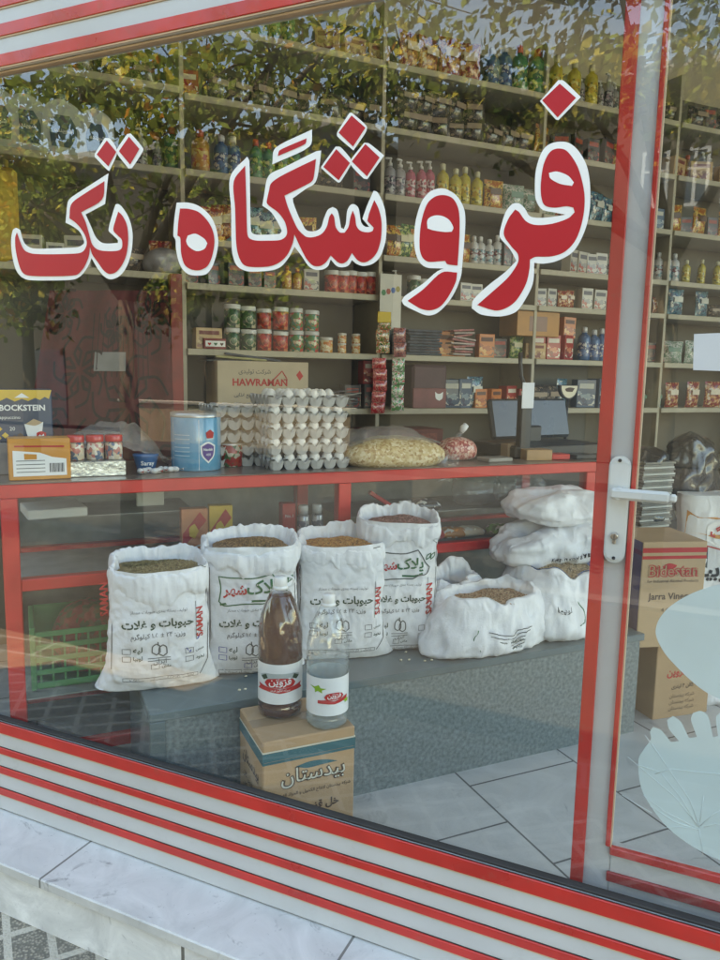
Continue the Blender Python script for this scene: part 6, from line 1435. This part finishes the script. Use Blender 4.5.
# houses opposite
BRI = tilemat('brick_brown', (.075, .055, .038), (.055, .04, .028), (.10, .09, .075), .24, .08, .5, .012, .2, .8)
BEIG = tilemat('brick_beige', (.40, .31, .21), (.34, .26, .18), (.30, .26, .2), .24, .08, .5, .012, .2, .8)
WGL = mat('far_glass', (.03, .04, .05), .1, .1, 2, coat=.5)
def house(label, s0, s1, D, h, m, wins, roof):
    t = thing('town_house', label, 'house', WP(s0, -D, PAVE), WROT); W_ = s1-s0
    # walls as panels around the window openings, so every opening is real
    mb = MB(); mb.box(0, W_, -6, 0, 0, h, m); mb.build('wall', t)
    mb = MB(); mb.bbox(-.15, W_+.15, -6.1, .18, h+.001, h+.18, roof, .01); mb.build('roof', t)
    for (x, z, w_, hh) in wins:
        f = MB(); e = .06
        f.box(x-w_/2, x+w_/2, .002, .06, z, z+e, WHT); f.box(x-w_/2, x+w_/2, .002, .06, z+hh-e, z+hh, WHT)
        f.box(x-w_/2, x-w_/2+e, .002, .06, z+e, z+hh-e, WHT); f.box(x+w_/2-e, x+w_/2, .002, .06, z+e, z+hh-e, WHT); f.box(x-.03, x+.03, .004, .055, z+e, z+hh-e, WHT); f.box(x-w_/2+e, x+w_/2-e, .005, .05, z+hh*.62, z+hh*.62+.05, WHT)
        fo = f.build('window', t); g = MB(); g.box(x-w_/2+e, x+w_/2-e, .0025, .012, z+e, z+hh-e, WGL); g.build('window_pane', fo)
    mb = MB(); mb.bbox(W_*.45-.6, W_*.45+.6, .001, .05, 0, 2.2, mat('far_door', (.06, .07, .08), .5), .01); mb.build('door', t)
    return t
ROOF = mat('roof_stone', (.35, .33, .30), .8)
house('dark brown brick house across the street with white windows', -6.6, 1.6, 14.2, 7.3, BRI, [(x, 4.9, .50, 1.05) for x in (5.3, 6.0, 6.7)], ROOF)
house('beige brick house across the street, beside the brown one', 1.75, 9.5, 13.6, 7.6, BEIG, [(x, z, 1.1, 1.5) for x in (1.5, 4.0, 6.3) for z in (1.2, 4.4)], ROOF)
house('long dark brick house at the left end of the street view', -26, -8.0, 15, 7.4, BRI, [(2, 1.1, 1.3, 1.3)], ROOF)
# low sunlit garden wall along the far pavement
t = thing('garden_wall', 'low beige brick wall between the road and the houses', 'wall', WP(-13, -12.6, PAVE), WROT)
MB().bbox(0, 6.2, -.12, .12, 0, .9, BEIG, .01).build('masonry', t); MB().bbox(-.03, 6.23, -.16, .16, .901, .97, ROOF, .01).build('coping', t)
# ================================================================ LIGHT, SKY, CAMERA
w = bpy.data.worlds.new('World'); scene.world = w; w.use_nodes = True; n = w.node_tree.nodes; L = w.node_tree.links
sky = n.new('ShaderNodeTexSky'); sky.sky_type = 'NISHITA'; sky.sun_disc = False
EL = radians(72); sv = (nW*cos(radians(18))+dW*sin(radians(-18))).normalized()      # the sun stands behind the shop
sky.sun_elevation = EL; sky.sun_rotation = math.atan2(sv.x, sv.y); sky.air_density = 1.0; sky.dust_density = .1; sky.ozone_density = 3.0
bg = n['Background']; L.new(sky.outputs[0], bg.inputs[0]); bg.inputs[1].default_value = .15
sl = bpy.data.lights.new('sun', 'SUN'); sl.energy = 3.2; sl.angle = radians(.53); sl.color = (1, .95, .87)
so = bpy.data.objects.new('sun', sl); col.objects.link(so)
d = Vector((sv.x*cos(EL), sv.y*cos(EL), sin(EL))); so.rotation_euler = d.to_track_quat('Z', 'Y').to_euler()
cam = bpy.data.cameras.new('camera'); co = bpy.data.objects.new('camera', cam); col.objects.link(co)
M = Matrix((( RT.x, UP.x, -FW.x, 0), (RT.y, UP.y, -FW.y, 0), (RT.z, UP.z, -FW.z, 0), (0, 0, 0, 1)))
co.matrix_world = M; cam.sensor_fit = 'HORIZONTAL'; cam.sensor_width = 36; cam.lens = FL/720*36; cam.clip_start = .02; cam.clip_end = 3000
scene.camera = co
scene.view_settings.view_transform = 'Standard'; scene.view_settings.look = 'None'; scene.view_settings.gamma = 1; scene.view_settings.use_curve_mapping = False
scene.view_settings.exposure = 2.8
scene.view_settings.use_white_balance = True; scene.view_settings.white_balance_temperature = 9800; scene.view_settings.white_balance_tint = 6
scene.cycles.max_bounces = 10; scene.cycles.diffuse_bounces = 5; scene.cycles.glossy_bounces = 4; scene.cycles.transmission_bounces = 8; scene.cycles.transparent_max_bounces = 24
scene.cycles.caustics_reflective = False; scene.cycles.caustics_refractive = False
scene.cycles.use_denoising = True; scene.cycles.sample_clamp_indirect = 6
